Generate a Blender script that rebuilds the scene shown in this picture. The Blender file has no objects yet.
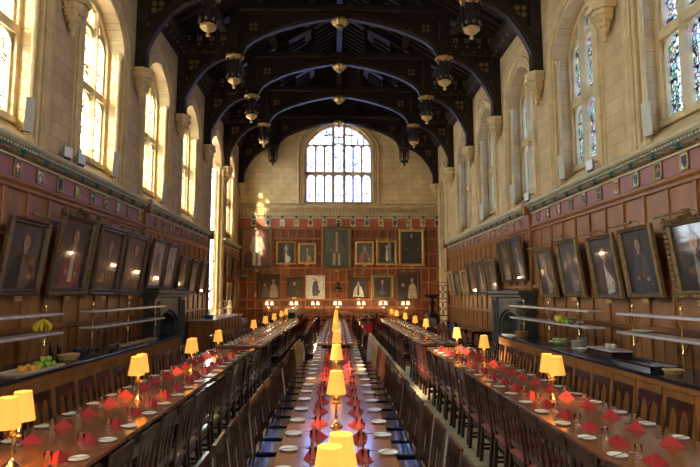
import bpy, bmesh, math, random
from mathutils import Vector, Matrix
random.seed(7)
S = bpy.context.scene
COL = S.collection
PI = math.pi

# ------------------------------------------------------------------ camera, world, lights, exposure
FPX = 560.0
PITCH = math.atan((293 - 233.5) / FPX)
YAW = math.atan((350 - 337) / FPX * math.cos(PITCH))
CAM = Vector((-0.09, 0.0, 2.15))
cam_data = bpy.data.cameras.new('camera')
cam_data.sensor_width = 36.0
cam_data.lens = FPX / 700 * 36
cam_data.clip_end = 300
cam = bpy.data.objects.new('camera', cam_data)
cam.location = CAM
cam.rotation_euler = (PI / 2 + PITCH, 0, -YAW)
COL.objects.link(cam)
S.camera = cam
fwd = Vector((math.sin(YAW) * math.cos(PITCH), math.cos(YAW) * math.cos(PITCH), math.sin(PITCH)))
rgt = Vector((math.cos(YAW), -math.sin(YAW), 0))
upv = rgt.cross(fwd)


def in_frame(p, margin=0):
    d = Vector(p) - CAM
    z = d.dot(fwd)
    if z < 0.3:
        return False
    x = 350 + FPX * d.dot(rgt) / z
    y = 233.5 - FPX * d.dot(upv) / z
    return -margin < x < 700 + margin and -margin < y < 467 + margin


world = bpy.data.worlds.new('daylight')
S.world = world
world.use_nodes = True
wn = world.node_tree
wn.nodes.clear()
wo = wn.nodes.new('ShaderNodeOutputWorld')
wb = wn.nodes.new('ShaderNodeBackground')
wb.inputs['Color'].default_value = (0.69, 0.82, 1.0, 1)
wb.inputs['Strength'].default_value = 24.0
wn.links.new(wb.outputs[0], wo.inputs[0])

sun = bpy.data.lights.new('sun', 'SUN')
sun.energy = 22.0
sun.angle = math.radians(2.5)
sun.color = (1.0, 0.86, 0.62)
so = bpy.data.objects.new('sun', sun)
sd = Vector((0.59 * math.cos(math.radians(23.5)), 0.807 * math.cos(math.radians(23.5)), -math.sin(math.radians(23.5))))
so.rotation_euler = sd.to_track_quat('-Z', 'Y').to_euler()
COL.objects.link(so)

TRUSS = [-0.95 + 4.3 * k for k in range(9)]          # -0.95 ... 33.45
BAYS = [1.2 + 4.3 * k for k in range(8)]             # 1.2 ... 31.3


def portal(loc, rot, w, h):
    l = bpy.data.lights.new('window_daylight', 'AREA')
    l.shape = 'RECTANGLE'
    l.size, l.size_y = w, h
    l.energy = 1
    l.cycles.is_portal = True
    o = bpy.data.objects.new('window_daylight', l)
    o.location = loc
    o.rotation_euler = rot
    COL.objects.link(o)


for c in BAYS:
    if c < 25:
        portal((-7.05, c, 7.7), (0, -PI / 2, 0), 4.6, 2.5)
        portal((7.05, c, 7.7), (0, PI / 2, 0), 4.6, 2.5)
portal((-8.3, 27.35, 5.5), (0, -PI / 2, 0), 9.0, 2.8)
portal((-7.2, 28.95, 5.5), (-PI / 2, 0, 0), 1.8, 8.5)
portal((7.05, 27.0, 7.7), (0, PI / 2, 0), 4.6, 2.5)
portal((-7.05, 31.3, 7.7), (0, -PI / 2, 0), 4.6, 2.0)
portal((0, 35.0, 10.0), (-PI / 2, 0, 0), 4.3, 5.2)

S.view_settings.view_transform = 'Standard'
S.view_settings.look = 'None'
S.view_settings.exposure = 0.2
S.view_settings.gamma = 1.0
S.view_settings.use_curve_mapping = False


# ------------------------------------------------------------------ materials
def _nt(name):
    m = bpy.data.materials.new(name)
    m.use_nodes = True
    nt = m.node_tree
    nt.nodes.clear()
    out = nt.nodes.new('ShaderNodeOutputMaterial')
    return m, nt, out


def mat(name, col, rough=0.5, metal=0.0, var=0.25, scale=(4, 4, 4), bump=0.0, bscale=30, spec=0.5, coat=0.0, rvar=0.0):
    """principled with stretched noise variation"""
    m, nt, out = _nt(name)
    N = nt.nodes.new
    L = nt.links.new
    b = N('ShaderNodeBsdfPrincipled')
    b.inputs['Roughness'].default_value = rough
    b.inputs['Metallic'].default_value = metal
    b.inputs['Specular IOR Level'].default_value = spec
    b.inputs['Coat Weight'].default_value = coat
    b.inputs['Coat Roughness'].default_value = 0.08
    tc = N('ShaderNodeTexCoord')
    mp = N('ShaderNodeMapping')
    mp.inputs['Scale'].default_value = scale
    L(tc.outputs['Object'], mp.inputs[0])
    n = N('ShaderNodeTexNoise')
    n.inputs['Scale'].default_value = 1.0
    n.inputs['Detail'].default_value = 5
    n.inputs['Roughness'].default_value = 0.65
    L(mp.outputs[0], n.inputs[0])
    r = N('ShaderNodeValToRGB')
    a = tuple(max(0, c * (1 - var)) for c in col[:3]) + (1,)
    z = tuple(min(1, c * (1 + var)) for c in col[:3]) + (1,)
    r.color_ramp.elements[0].position = 0.3
    r.color_ramp.elements[0].color = a
    r.color_ramp.elements[1].position = 0.7
    r.color_ramp.elements[1].color = z
    L(n.outputs[0], r.inputs[0])
    L(r.outputs[0], b.inputs['Base Color'])
    if rvar:
        mr = N('ShaderNodeMapRange')
        mr.inputs[3].default_value = max(0.02, rough - rvar)
        mr.inputs[4].default_value = rough + rvar
        L(n.outputs[0], mr.inputs[0])
        L(mr.outputs[0], b.inputs['Roughness'])
    if bump:
        n2 = N('ShaderNodeTexNoise')
        n2.inputs['Scale'].default_value = bscale
        n2.inputs['Detail'].default_value = 3
        L(tc.outputs['Object'], n2.inputs[0])
        bp = N('ShaderNodeBump')
        bp.inputs['Strength'].default_value = bump
        bp.inputs['Distance'].default_value = 0.02
        L(n2.outputs[0], bp.inputs['Height'])
        L(bp.outputs[0], b.inputs['Normal'])
    L(b.outputs[0], out.inputs[0])
    return m


def mat_masonry(name, axes, c1, c2, mortar):
    m, nt, out = _nt(name)
    N = nt.nodes.new
    L = nt.links.new
    b = N('ShaderNodeBsdfPrincipled')
    b.inputs['Roughness'].default_value = 0.85
    tc = N('ShaderNodeTexCoord')
    sx = N('ShaderNodeSeparateXYZ')
    L(tc.outputs['Object'], sx.inputs[0])
    cx = N('ShaderNodeCombineXYZ')
    L(sx.outputs[axes[0]], cx.inputs[0])
    L(sx.outputs[axes[1]], cx.inputs[1])
    br = N('ShaderNodeTexBrick')
    br.inputs['Color1'].default_value = c1
    br.inputs['Color2'].default_value = c2
    br.inputs['Mortar'].default_value = mortar
    br.inputs['Scale'].default_value = 1
    br.inputs['Mortar Size'].default_value = 0.008
    br.inputs['Brick Width'].default_value = 0.75
    br.inputs['Row Height'].default_value = 0.34
    L(cx.outputs[0], br.inputs[0])
    n = N('ShaderNodeTexNoise')
    n.inputs['Scale'].default_value = 1.3
    n.inputs['Detail'].default_value = 6
    L(tc.outputs['Object'], n.inputs[0])
    mx = N('ShaderNodeMix')
    mx.data_type = 'RGBA'
    mx.blend_type = 'MULTIPLY'
    mx.inputs[0].default_value = 0.6
    r = N('ShaderNodeValToRGB')
    r.color_ramp.elements[0].position = 0.3
    r.color_ramp.elements[0].color = (0.62, 0.58, 0.5, 1)
    r.color_ramp.elements[1].position = 0.65
    r.color_ramp.elements[1].color = (1, 1, 1, 1)
    L(n.outputs[0], r.inputs[0])
    L(br.outputs[0], mx.inputs[6])
    L(r.outputs[0], mx.inputs[7])
    L(mx.outputs[2], b.inputs['Base Color'])
    bp = N('ShaderNodeBump')
    bp.inputs['Strength'].default_value = 0.4
    bp.inputs['Distance'].default_value = 0.01
    inv = N('ShaderNodeMath')
    inv.operation = 'SUBTRACT'
    inv.inputs[0].default_value = 1
    L(br.outputs['Fac'], inv.inputs[1])
    L(inv.outputs[0], bp.inputs['Height'])
    L(bp.outputs[0], b.inputs['Normal'])
    L(b.outputs[0], out.inputs[0])
    return m


def mat_stained(name, base, tint, lead=0.012, scale=5.0):
    """leaded window glass: lets light through, tinted quarry by quarry"""
    m, nt, out = _nt(name)
    N = nt.nodes.new
    L = nt.links.new
    tc = N('ShaderNodeTexCoord')
    v = N('ShaderNodeTexVoronoi')
    v.inputs['Scale'].default_value = scale
    L(tc.outputs['Object'], v.inputs[0])
    hs = N('ShaderNodeHueSaturation')
    hs.inputs['Saturation'].default_value = tint
    hs.inputs['Value'].default_value = 1.0
    L(v.outputs['Color'], hs.inputs['Color'])
    mx = N('ShaderNodeMix')
    mx.data_type = 'RGBA'
    mx.inputs[0].default_value = min(1.0, tint * 0.62)
    mx.inputs[6].default_value = base
    L(hs.outputs[0], mx.inputs[7])
    vd = N('ShaderNodeTexVoronoi')
    vd.feature = 'DISTANCE_TO_EDGE'
    vd.inputs['Scale'].default_value = scale
    L(tc.outputs['Object'], vd.inputs[0])
    lt = N('ShaderNodeMath')
    lt.operation = 'GREATER_THAN'
    lt.inputs[1].default_value = lead * scale
    L(vd.outputs[0], lt.inputs[0])
    mu = N('ShaderNodeMix')
    mu.data_type = 'RGBA'
    L(lt.outputs[0], mu.inputs[0])
    mu.inputs[6].default_value = (0.01, 0.01, 0.012, 1)
    L(mx.outputs[2], mu.inputs[7])
    t = N('ShaderNodeBsdfTransparent')
    L(mu.outputs[2], t.inputs[0])
    g = N('ShaderNodeBsdfGlossy')
    g.inputs['Roughness'].default_value = 0.15
    g.inputs['Color'].default_value = (0.5, 0.5, 0.5, 1)
    ms = N('ShaderNodeMixShader')
    ms.inputs[0].default_value = 0.05
    L(t.outputs[0], ms.inputs[1])
    L(g.outputs[0], ms.inputs[2])
    L(ms.outputs[0], out.inputs[0])
    return m


def mat_clear(name, col=(0.95, 0.97, 0.97, 1), gl=0.2):
    m, nt, out = _nt(name)
    N = nt.nodes.new
    L = nt.links.new
    t = N('ShaderNodeBsdfTransparent')
    t.inputs[0].default_value = col
    g = N('ShaderNodeBsdfGlossy')
    g.inputs['Roughness'].default_value = 0.04
    fr = N('ShaderNodeLayerWeight')
    fr.inputs[0].default_value = gl
    ms = N('ShaderNodeMixShader')
    L(fr.outputs['Facing'], ms.inputs[0])
    L(t.outputs[0], ms.inputs[1])
    L(g.outputs[0], ms.inputs[2])
    L(ms.outputs[0], out.inputs[0])
    return m


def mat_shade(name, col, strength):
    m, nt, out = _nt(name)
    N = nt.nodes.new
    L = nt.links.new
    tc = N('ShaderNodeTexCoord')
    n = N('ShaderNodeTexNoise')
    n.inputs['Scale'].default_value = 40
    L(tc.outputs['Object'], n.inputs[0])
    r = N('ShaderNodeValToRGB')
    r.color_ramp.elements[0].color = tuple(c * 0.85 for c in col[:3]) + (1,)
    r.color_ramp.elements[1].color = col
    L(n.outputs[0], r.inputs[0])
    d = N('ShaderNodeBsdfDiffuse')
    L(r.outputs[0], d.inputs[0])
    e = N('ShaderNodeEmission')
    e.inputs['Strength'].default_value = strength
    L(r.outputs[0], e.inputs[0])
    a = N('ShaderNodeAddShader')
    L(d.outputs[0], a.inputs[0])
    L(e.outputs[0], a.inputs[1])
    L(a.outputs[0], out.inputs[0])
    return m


def mat_painted(name, rough, coat):
    """oil paint: colours carried by the mesh, varnished"""
    m, nt, out = _nt(name)
    N = nt.nodes.new
    L = nt.links.new
    b = N('ShaderNodeBsdfPrincipled')
    b.inputs['Roughness'].default_value = rough
    b.inputs['Coat Weight'].default_value = coat
    b.inputs['Coat Roughness'].default_value = 0.05
    b.inputs['Coat IOR'].default_value = 1.65 if coat > 0.3 else 1.5
    at = N('ShaderNodeAttribute')
    at.attribute_name = 'Col'
    tc = N('ShaderNodeTexCoord')
    n = N('ShaderNodeTexNoise')
    n.inputs['Scale'].default_value = 7
    n.inputs['Detail'].default_value = 6
    L(tc.outputs['Object'], n.inputs[0])
    r = N('ShaderNodeValToRGB')
    r.color_ramp.elements[0].position = 0.3
    r.color_ramp.elements[0].color = (0.45, 0.42, 0.4, 1)
    r.color_ramp.elements[1].position = 0.7
    r.color_ramp.elements[1].color = (1.25, 1.2, 1.1, 1)
    L(n.outputs[0], r.inputs[0])
    mx = N('ShaderNodeMix')
    mx.data_type = 'RGBA'
    mx.blend_type = 'MULTIPLY'
    mx.inputs[0].default_value = 0.8
    L(at.outputs['Color'], mx.inputs[6])
    L(r.outputs[0], mx.inputs[7])
    L(mx.outputs[2], b.inputs['Base Color'])
    L(b.outputs[0], out.inputs[0])
    return m


def mat_floor():
    m, nt, out = _nt('floor_boards')
    N = nt.nodes.new
    L = nt.links.new
    b = N('ShaderNodeBsdfPrincipled')
    b.inputs['Roughness'].default_value = 0.5
    tc = N('ShaderNodeTexCoord')
    br = N('ShaderNodeTexBrick')
    br.inputs['Color1'].default_value = (0.88, 0.77, 0.44, 1)
    br.inputs['Color2'].default_value = (0.72, 0.63, 0.36, 1)
    br.inputs['Mortar'].default_value = (0.05, 0.045, 0.03, 1)
    br.inputs['Scale'].default_value = 1
    br.inputs['Brick Width'].default_value = 0.9
    br.inputs['Row Height'].default_value = 0.45
    br.inputs['Mortar Size'].default_value = 0.008
    L(tc.outputs['Object'], br.inputs[0])
    n = N('ShaderNodeTexNoise')
    n.inputs['Scale'].default_value = 3
    n.inputs['Detail'].default_value = 5
    L(tc.outputs['Object'], n.inputs[0])
    mx = N('ShaderNodeMix')
    mx.data_type = 'RGBA'
    mx.blend_type = 'MULTIPLY'
    mx.inputs[0].default_value = 0.3
    L(br.outputs[0], mx.inputs[6])
    L(n.outputs[0], mx.inputs[7])
    L(mx.outputs[2], b.inputs['Base Color'])
    L(b.outputs[0], out.inputs[0])
    return m


M = {}
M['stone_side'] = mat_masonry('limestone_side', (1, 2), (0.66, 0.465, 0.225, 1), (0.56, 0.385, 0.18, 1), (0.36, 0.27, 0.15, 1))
M['stone_far'] = mat_masonry('limestone_far_lit', (0, 2), (0.90, 0.68, 0.35, 1), (0.82, 0.61, 0.30, 1), (0.45, 0.33, 0.19, 1))  # limestone lightened so that haze and sunlight sit in its colour
M['stone'] = mat('carved_limestone', (0.60, 0.44, 0.21), 0.8, var=0.2, scale=(2, 2, 2), bump=0.3, bscale=25)
M['oak_side'] = mat('oak_panelling', (0.29, 0.112, 0.028), 0.38, var=0.25, scale=(5, 5, 0.9), bump=0.06, bscale=40, spec=0.3)
M['oak_far'] = mat('oak_panelling_far', (0.20, 0.070, 0.028), 0.4, var=0.3, scale=(2.5, 2.5, 0.9), spec=0.3)
M['oak_stile'] = mat('highlit_oak_framing', (0.32, 0.125, 0.055), 0.4, var=0.2, scale=(4, 4, 0.9), spec=0.35)  # oak lightened to hold the stile highlights; also colours the brown chairs
M['frieze'] = mat('dusty_red_frieze', (0.30, 0.11, 0.085), 0.5, var=0.15)
M['frieze_far'] = mat('brick_red_frieze', (0.42, 0.10, 0.05), 0.6, var=0.15)
M['black_oak'] = mat('blackened_oak', (0.030, 0.017, 0.012), 0.5, var=0.4, scale=(3, 3, 3), spec=0.22)
M['roof_wood'] = mat('roof_boards', (0.030, 0.018, 0.012), 0.5, var=0.5, scale=(1, 9, 3))
M['gilt'] = mat('gilding', (0.60, 0.39, 0.13), 0.34, metal=0.7, var=0.35, scale=(20, 20, 20), bump=0.5, bscale=60)
M['gilt_old'] = mat('dull_gilding', (0.26, 0.17, 0.07), 0.42, metal=0.5, var=0.5, scale=(14, 14, 14), bump=0.6, bscale=70)
M['brown_frame'] = mat('brown_gilt_frame', (0.13, 0.075, 0.03), 0.4, metal=0.3, var=0.4, scale=(10, 10, 10), bump=0.4, bscale=70)
M['cream_stone'] = mat('painted_cornice', (0.50, 0.42, 0.24), 0.6, var=0.2)
M['teal'] = mat('teal_paint', (0.03, 0.10, 0.11), 0.5, var=0.3)
M['table'] = mat('polished_table', (0.23, 0.080, 0.022), 0.17, var=0.3, scale=(7, 0.8, 7), spec=0.6, rvar=0.04, coat=0.3)
M['table_pale'] = mat('worn_table_oak', (0.26, 0.13, 0.055), 0.26, var=0.35, scale=(7, 0.8, 7), rvar=0.06)
M['chair'] = mat('dark_chair_wood', (0.034, 0.011, 0.007), 0.16, var=0.2, scale=(4, 4, 1.5))
M['pale_chair'] = mat('pale_and_sunlit_chair_wood', (0.42, 0.22, 0.07), 0.35, var=0.3, scale=(5, 5, 1.5))  # pale chair wood; also carries painted sunlight on some central chairs
M['leather'] = mat('dark_leather', (0.007, 0.010, 0.030), 0.12, var=0.3, bump=0.12, bscale=9, spec=0.8, coat=0.6)
M['red_leather'] = mat('red_leather', (0.16, 0.015, 0.012), 0.32, var=0.3)
M['napkin'] = mat('red_paper_napkin', (0.36, 0.012, 0.011), 0.75, var=0.12)
M['china'] = mat('white_china', (0.74, 0.72, 0.58), 0.22, var=0.04)
M['silver'] = mat('cutlery_steel', (0.6, 0.6, 0.6), 0.22, metal=1.0, var=0.05)
M['brass'] = mat('polished_brass', (0.72, 0.52, 0.20), 0.2, metal=1.0, var=0.12)
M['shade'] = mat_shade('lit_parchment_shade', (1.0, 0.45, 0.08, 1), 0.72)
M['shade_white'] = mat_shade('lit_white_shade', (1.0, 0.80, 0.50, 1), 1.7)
m_, nt_, out_ = _nt('drinking_glass')
gb_ = nt_.nodes.new('ShaderNodeBsdfGlass')
gb_.inputs['Roughness'].default_value = 0.0
gb_.inputs['IOR'].default_value = 1.55
nt_.links.new(gb_.outputs[0], out_.inputs[0])
M['glass'] = m_
M['marble'] = mat('dark_marble', (0.022, 0.022, 0.028), 0.14, var=0.5, scale=(6, 6, 6))
M['fp'] = mat('grey_marble', (0.055, 0.062, 0.056), 0.5, var=0.5, scale=(3, 3, 3))
M['soot'] = mat('sooty_hearth', (0.012, 0.011, 0.010), 0.9, var=0.4)
M['shelf'] = mat('pale_shelf', (0.52, 0.46, 0.44), 0.2, var=0.12)
M['white'] = mat('white_paint', (0.72, 0.70, 0.64), 0.5, var=0.05)
M['board'] = mat('cream_board', (0.50, 0.46, 0.34), 0.6, var=0.05)
M['carpet'] = mat('red_carpet', (0.75, 0.02, 0.05), 0.95, var=0.2, scale=(30, 30, 30))
M['steel'] = mat('brushed_steel', (0.42, 0.42, 0.40), 0.28, metal=0.9, var=0.1)
M['grey'] = mat('grey_plastic', (0.22, 0.24, 0.26), 0.5, var=0.1)
M['blue'] = mat('blue_plastic', (0.02, 0.10, 0.45), 0.4, var=0.1)
M['iron'] = mat('black_iron', (0.018, 0.018, 0.02), 0.4, metal=0.4, var=0.3)
M['wicker'] = mat('wicker', (0.34, 0.17, 0.05), 0.7, var=0.4, scale=(60, 60, 60), bump=0.6, bscale=90)
M['pale_wicker'] = mat('pale_wicker', (0.50, 0.34, 0.12), 0.7, var=0.35, scale=(60, 60, 60), bump=0.6, bscale=90)
M['banana'] = mat('banana_skin', (0.80, 0.60, 0.03), 0.45, var=0.15)
M['orange'] = mat('orange_peel', (0.80, 0.38, 0.04), 0.5, var=0.1, bump=0.2, bscale=90)
M['apple'] = mat('green_apple_skin', (0.34, 0.52, 0.05), 0.3, var=0.2)
M['food'] = mat('mixed_food', (0.50, 0.28, 0.10), 0.6, var=0.6, scale=(30, 30, 30))
M['bottle'] = mat('dark_bottle_glass', (0.006, 0.007, 0.006), 0.08, var=0.2)
M['bronze'] = mat('dark_bronze', (0.04, 0.028, 0.018), 0.3, metal=0.6, var=0.3)
M['exit'] = mat('exit_green', (0.0, 0.22, 0.09), 0.4, var=0.02)
M['paper'] = mat('paper', (0.6, 0.5, 0.34), 0.7, var=0.1)
M['paint'] = mat_painted('varnished_oil_paint', 0.45, 0.6)
M['paint_matt'] = mat_painted('flat_paint', 0.6, 0.05)
M['glass_left'] = mat_stained('leaded_glass_pale', (0.95, 0.93, 0.86, 1), 0.32, 0.008)
M['glass_right'] = mat_stained('leaded_glass_coloured', (0.22, 0.32, 0.52, 1), 0.5, 0.008, 11.0)
M['glass_far'] = mat_stained('leaded_glass_white', (0.36, 0.39, 0.58, 1), 0.25, 0.005, 5.0)
M['glass_red'] = mat_clear('ruby_glass', (0.75, 0.12, 0.22, 1), 0.05)
M['glass_purple'] = mat_clear('violet_glass', (0.40, 0.08, 0.50, 1), 0.05)
M['floor'] = mat_floor()


# ------------------------------------------------------------------ mesh builder
class MB:
    def __init__(s):
        s.v, s.f, s.m, s.c = [], [], [], []
        s.mi = 0
        s.col = None

    def add(s, vs, fs, col=None):
        o = len(s.v)
        s.v += [tuple(p) for p in vs]
        for f in fs:
            s.f.append([i + o for i in f])
            s.m.append(s.mi)
            s.c.append(col or s.col)

    def b(s, x0, y0, z0, x1, y1, z1):
        x0, x1 = sorted((x0, x1)); y0, y1 = sorted((y0, y1)); z0, z1 = sorted((z0, z1))
        s.add([(x0, y0, z0), (x1, y0, z0), (x1, y1, z0), (x0, y1, z0), (x0, y0, z1), (x1, y0, z1), (x1, y1, z1), (x0, y1, z1)],
              [(0, 3, 2, 1), (4, 5, 6, 7), (0, 1, 5, 4), (1, 2, 6, 5), (2, 3, 7, 6), (3, 0, 4, 7)])
        return s

    def cb(s, x0, y0, z0, x1, y1, z1, c=0.005):
        """box with chamfered edges"""
        x0, x1 = sorted((x0, x1)); y0, y1 = sorted((y0, y1)); z0, z1 = sorted((z0, z1))
        c = min(c, (x1 - x0) / 3, (y1 - y0) / 3, (z1 - z0) / 3)
        X, Y, Z = (x0, x1), (y0, y1), (z0, z1)
        vs, idx = [], {}
        for i in (0, 1):
            for j in (0, 1):
                for k in (0, 1):
                    sx, sy, sz = (1, -1)[i], (1, -1)[j], (1, -1)[k]
                    for a, p in enumerate(((X[i], Y[j] + c * sy, Z[k] + c * sz), (X[i] + c * sx, Y[j], Z[k] + c * sz), (X[i] + c * sx, Y[j] + c * sy, Z[k]))):
                        idx[i, j, k, a] = len(vs)
                        vs.append(p)
        q = lambda *t: idx[t]
        fs = []
        for i in (0, 1):
            fs.append((q(i, 0, 0, 0), q(i, 1, 0, 0), q(i, 1, 1, 0), q(i, 0, 1, 0)))
            fs.append((q(0, i, 0, 1), q(1, i, 0, 1), q(1, i, 1, 1), q(0, i, 1, 1)))
            fs.append((q(0, 0, i, 2), q(1, 0, i, 2), q(1, 1, i, 2), q(0, 1, i, 2)))
        for i in (0, 1):
            for j in (0, 1):
                fs.append((q(i, j, 0, 0), q(i, j, 1, 0), q(i, j, 1, 1), q(i, j, 0, 1)))
                fs.append((q(i, 0, j, 0), q(i, 1, j, 0), q(i, 1, j, 2), q(i, 0, j, 2)))
                fs.append((q(0, i, j, 1), q(1, i, j, 1), q(1, i, j, 2), q(0, i, j, 2)))
                for k in (0, 1):
                    fs.append((q(i, j, k, 0), q(i, j, k, 1), q(i, j, k, 2)))
        s.add(vs, fs)
        return s

    def prism(s, poly, fn, w0, w1, col=None):
        n = len(poly)
        vs = [fn(u, v, w0) for u, v in poly] + [fn(u, v, w1) for u, v in poly]
        fs = [tuple(range(n)), tuple(range(2 * n - 1, n - 1, -1))]
        fs += [(i, (i + 1) % n, n + (i + 1) % n, n + i) for i in range(n)]
        s.add(vs, fs, col)
        return s

    def band(s, outer, inner, fn, w0, w1):
        """solid strip between two polylines of the same length"""
        n = len(outer)
        vs = []
        for w in (w0, w1):
            vs += [fn(u, v, w) for u, v in outer] + [fn(u, v, w) for u, v in inner]
        fs = []
        for i in range(n - 1):
            a, b2, c, d = i, i + 1, n + i + 1, n + i
            fs.append((a, b2, c, d))
            fs.append((2 * n + a, 2 * n + d, 2 * n + c, 2 * n + b2))
            fs.append((a, 2 * n + a, 2 * n + b2, b2))
            fs.append((d, c, 2 * n + c, 2 * n + d))
        fs.append((0, n, 3 * n, 2 * n))
        fs.append((n - 1, 3 * n - 1, 4 * n - 1, 2 * n - 1))
        s.add(vs, fs)
        return s

    def lathe(s, prof, n=16, o=(0, 0, 0), a0=0.0, sx=1.0, sy=1.0):
        vs, fs = [], []
        for r, z in prof:
            for k in range(n):
                a = a0 + 2 * PI * k / n
                vs.append((o[0] + r * sx * math.cos(a), o[1] + r * sy * math.sin(a), o[2] + z))
        for i in range(len(prof) - 1):
            for k in range(n):
                fs.append((i * n + k, i * n + (k + 1) % n, (i + 1) * n + (k + 1) % n, (i + 1) * n + k))
        if prof[0][0] > 1e-4:
            fs.append(tuple(range(n - 1, -1, -1)))
        if prof[-1][0] > 1e-4:
            j = (len(prof) - 1) * n
            fs.append(tuple(range(j, j + n)))
        s.add(vs, fs)
        return s

    def sheet(s, prof, n=20, o=(0, 0, 0)):
        """open surface of revolution"""
        vs, fs = [], []
        for r, z in prof:
            for k in range(n):
                a = 2 * PI * k / n
                vs.append((o[0] + r * math.cos(a), o[1] + r * math.sin(a), o[2] + z))
        for i in range(len(prof) - 1):
            for k in range(n):
                fs.append((i * n + k, i * n + (k + 1) % n, (i + 1) * n + (k + 1) % n, (i + 1) * n + k))
        s.add(vs, fs)
        return s

    def ball(s, o, r, n=8, sz=1.0):
        prof = [(1e-5 if i in (0, n // 2) else r * math.sin(PI * i / (n // 2)), -r * sz * math.cos(PI * i / (n // 2))) for i in range(n // 2 + 1)]
        return s.lathe(prof, n, o)

    def tube(s, path, r, n=8, rs=None):
        P = [Vector(p) for p in path]
        vs, fs = [], []
        prev = None
        for i, p in enumerate(P):
            t = (P[min(i + 1, len(P) - 1)] - P[max(i - 1, 0)]).normalized()
            if prev is None:
                prev = t.orthogonal().normalized()
            a = (prev - t * prev.dot(t)).normalized()
            prev = a
            b2 = t.cross(a)
            rr = rs[i] if rs else r
            for k in range(n):
                th = 2 * PI * k / n
                vs.append(p + (a * math.cos(th) + b2 * math.sin(th)) * rr)
        for i in range(len(P) - 1):
            for k in range(n):
                fs.append((i * n + k, i * n + (k + 1) % n, (i + 1) * n + (k + 1) % n, (i + 1) * n + k))
        fs.append(tuple(range(n - 1, -1, -1)))
        j = (len(P) - 1) * n
        fs.append(tuple(range(j, j + n)))
        s.add(vs, fs)
        return s

    def build(s, name, m, parent=None, smooth=False, label=None):
        me = bpy.data.meshes.new(name)
        me.from_pydata(s.v, [], s.f)
        ms = m if isinstance(m, (list, tuple)) else [m]
        for k in ms:
            me.materials.append(k)
        me.polygons.foreach_set('material_index', s.m)
        if any(c is not None for c in s.c):
            ca = me.color_attributes.new('Col', 'FLOAT_COLOR', 'CORNER')
            for p, c in zip(me.polygons, s.c):
                c = c or (0.5, 0.5, 0.5)
                for li in p.loop_indices:
                    ca.data[li].color = (c[0], c[1], c[2], 1)
        bm = bmesh.new()
        bm.from_mesh(me)
        bmesh.ops.recalc_face_normals(bm, faces=bm.faces)
        bm.to_mesh(me)
        bm.free()
        if smooth:
            me.polygons.foreach_set('use_smooth', [True] * len(me.polygons))
            me.set_sharp_from_angle(angle=math.radians(38))
        o = bpy.data.objects.new(name, me)
        COL.objects.link(o)
        if parent is not None:
            o.parent = parent
        if label:
            o['label'] = label
        return o


def tag(o, label, cat, group=None, kind=None):
    o['label'] = label
    o['category'] = cat
    if group:
        o['group'] = group
    if kind:
        o['kind'] = kind
    return o


def struct(o):
    o['kind'] = 'structure'
    return o


def thing(name, label=None, cat=None, loc=(0, 0, 0), rz=0, group=None, rx=0):
    o = bpy.data.objects.new(name, None)
    o.empty_display_size = 0.1
    COL.objects.link(o)
    o.location = loc
    o.rotation_euler = (rx, 0, rz)
    if label:
        tag(o, label, cat, group)
    return o


KIDS = {}


def kids_of(o):
    if o.name not in KIDS:
        KIDS[o.name] = [c for c in COL.objects if c.parent == o]
    return KIDS[o.name]


class Proto:
    """first use places the prototype itself, later uses copy it with its parts"""
    def __init__(s, root):
        s.root = root
        s.used = False
        s.kids = [(c, [g for g in COL.objects if g.parent == c]) for c in COL.objects if c.parent == root]

    def place(s, loc, rz=None, label=None, cat=None, group=None, rx=None, sc=None):
        if not s.used:
            r = s.root
            s.used = True
        else:
            r = s.root.copy()
            COL.objects.link(r)
            for c, gs in s.kids:
                c2 = c.copy()
                COL.objects.link(c2)
                c2.parent = r
                for g in gs:
                    g2 = g.copy()
                    COL.objects.link(g2)
                    g2.parent = c2
        r.location = loc
        e = list(r.rotation_euler)
        if rz is not None:
            e[2] = rz
        if rx is not None:
            e[0] = rx
        r.rotation_euler = e
        if sc:
            r.scale = (sc, sc, sc)
        if label:
            tag(r, label, cat, group)
        return r


ORD = ('first second third fourth fifth sixth seventh eighth ninth tenth eleventh twelfth thirteenth fourteenth fifteenth sixteenth '
       'seventeenth eighteenth nineteenth twentieth').split()
ORD += ['twenty-' + o for o in ORD[:9]] + ['thirtieth'] + ['thirty-' + o for o in ORD[:9]]


def arch(c, hw, zs, za, n=16, point=0.22):
    """pointed four-centred arch from left spring to right spring"""
    pts = []
    for i in range(n + 1):
        u = -math.cos(PI * i / n)
        h = (1 - abs(u) ** 2.3) ** 0.55 * (1 - point) + point * (1 - abs(u))
        pts.append((c + u * hw, zs + (za - zs) * h))
    return pts


def side(sg):
    return lambda u, v, w: (sg * w, u, v)


def farw(u, v, w):
    return (u, w, v)


# ------------------------------------------------------------------ structure: floor, walls
struct(MB().b(-6.9, -2, -0.1, 6.9, 34.7, 0).build('floor', M['floor']))
d = struct(MB().cb(-6.0, 31.0, 0, 6.0, 34.0, 0.345, 0.01).build('trim_1', M['black_oak']))
MB().cb(-5.98, 30.97, 0.335, 5.98, 33.99, 0.36, 0.004).build('carpet', M['carpet'], d, label='red carpet on the dais')
MB().cb(-6.0, 30.6, 0.0, 6.0, 31.0, 0.17, 0.01).build('step', M['carpet'], d, label='red carpeted step')
MB().cb(-5.98, 30.975, 0.17, 5.98, 31.0, 0.34, 0.004).build('riser', M['carpet'], d)

HW, SPR, APX, SILL = 1.22, 8.75, 9.85, 4.95
WT = 11.35


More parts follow.
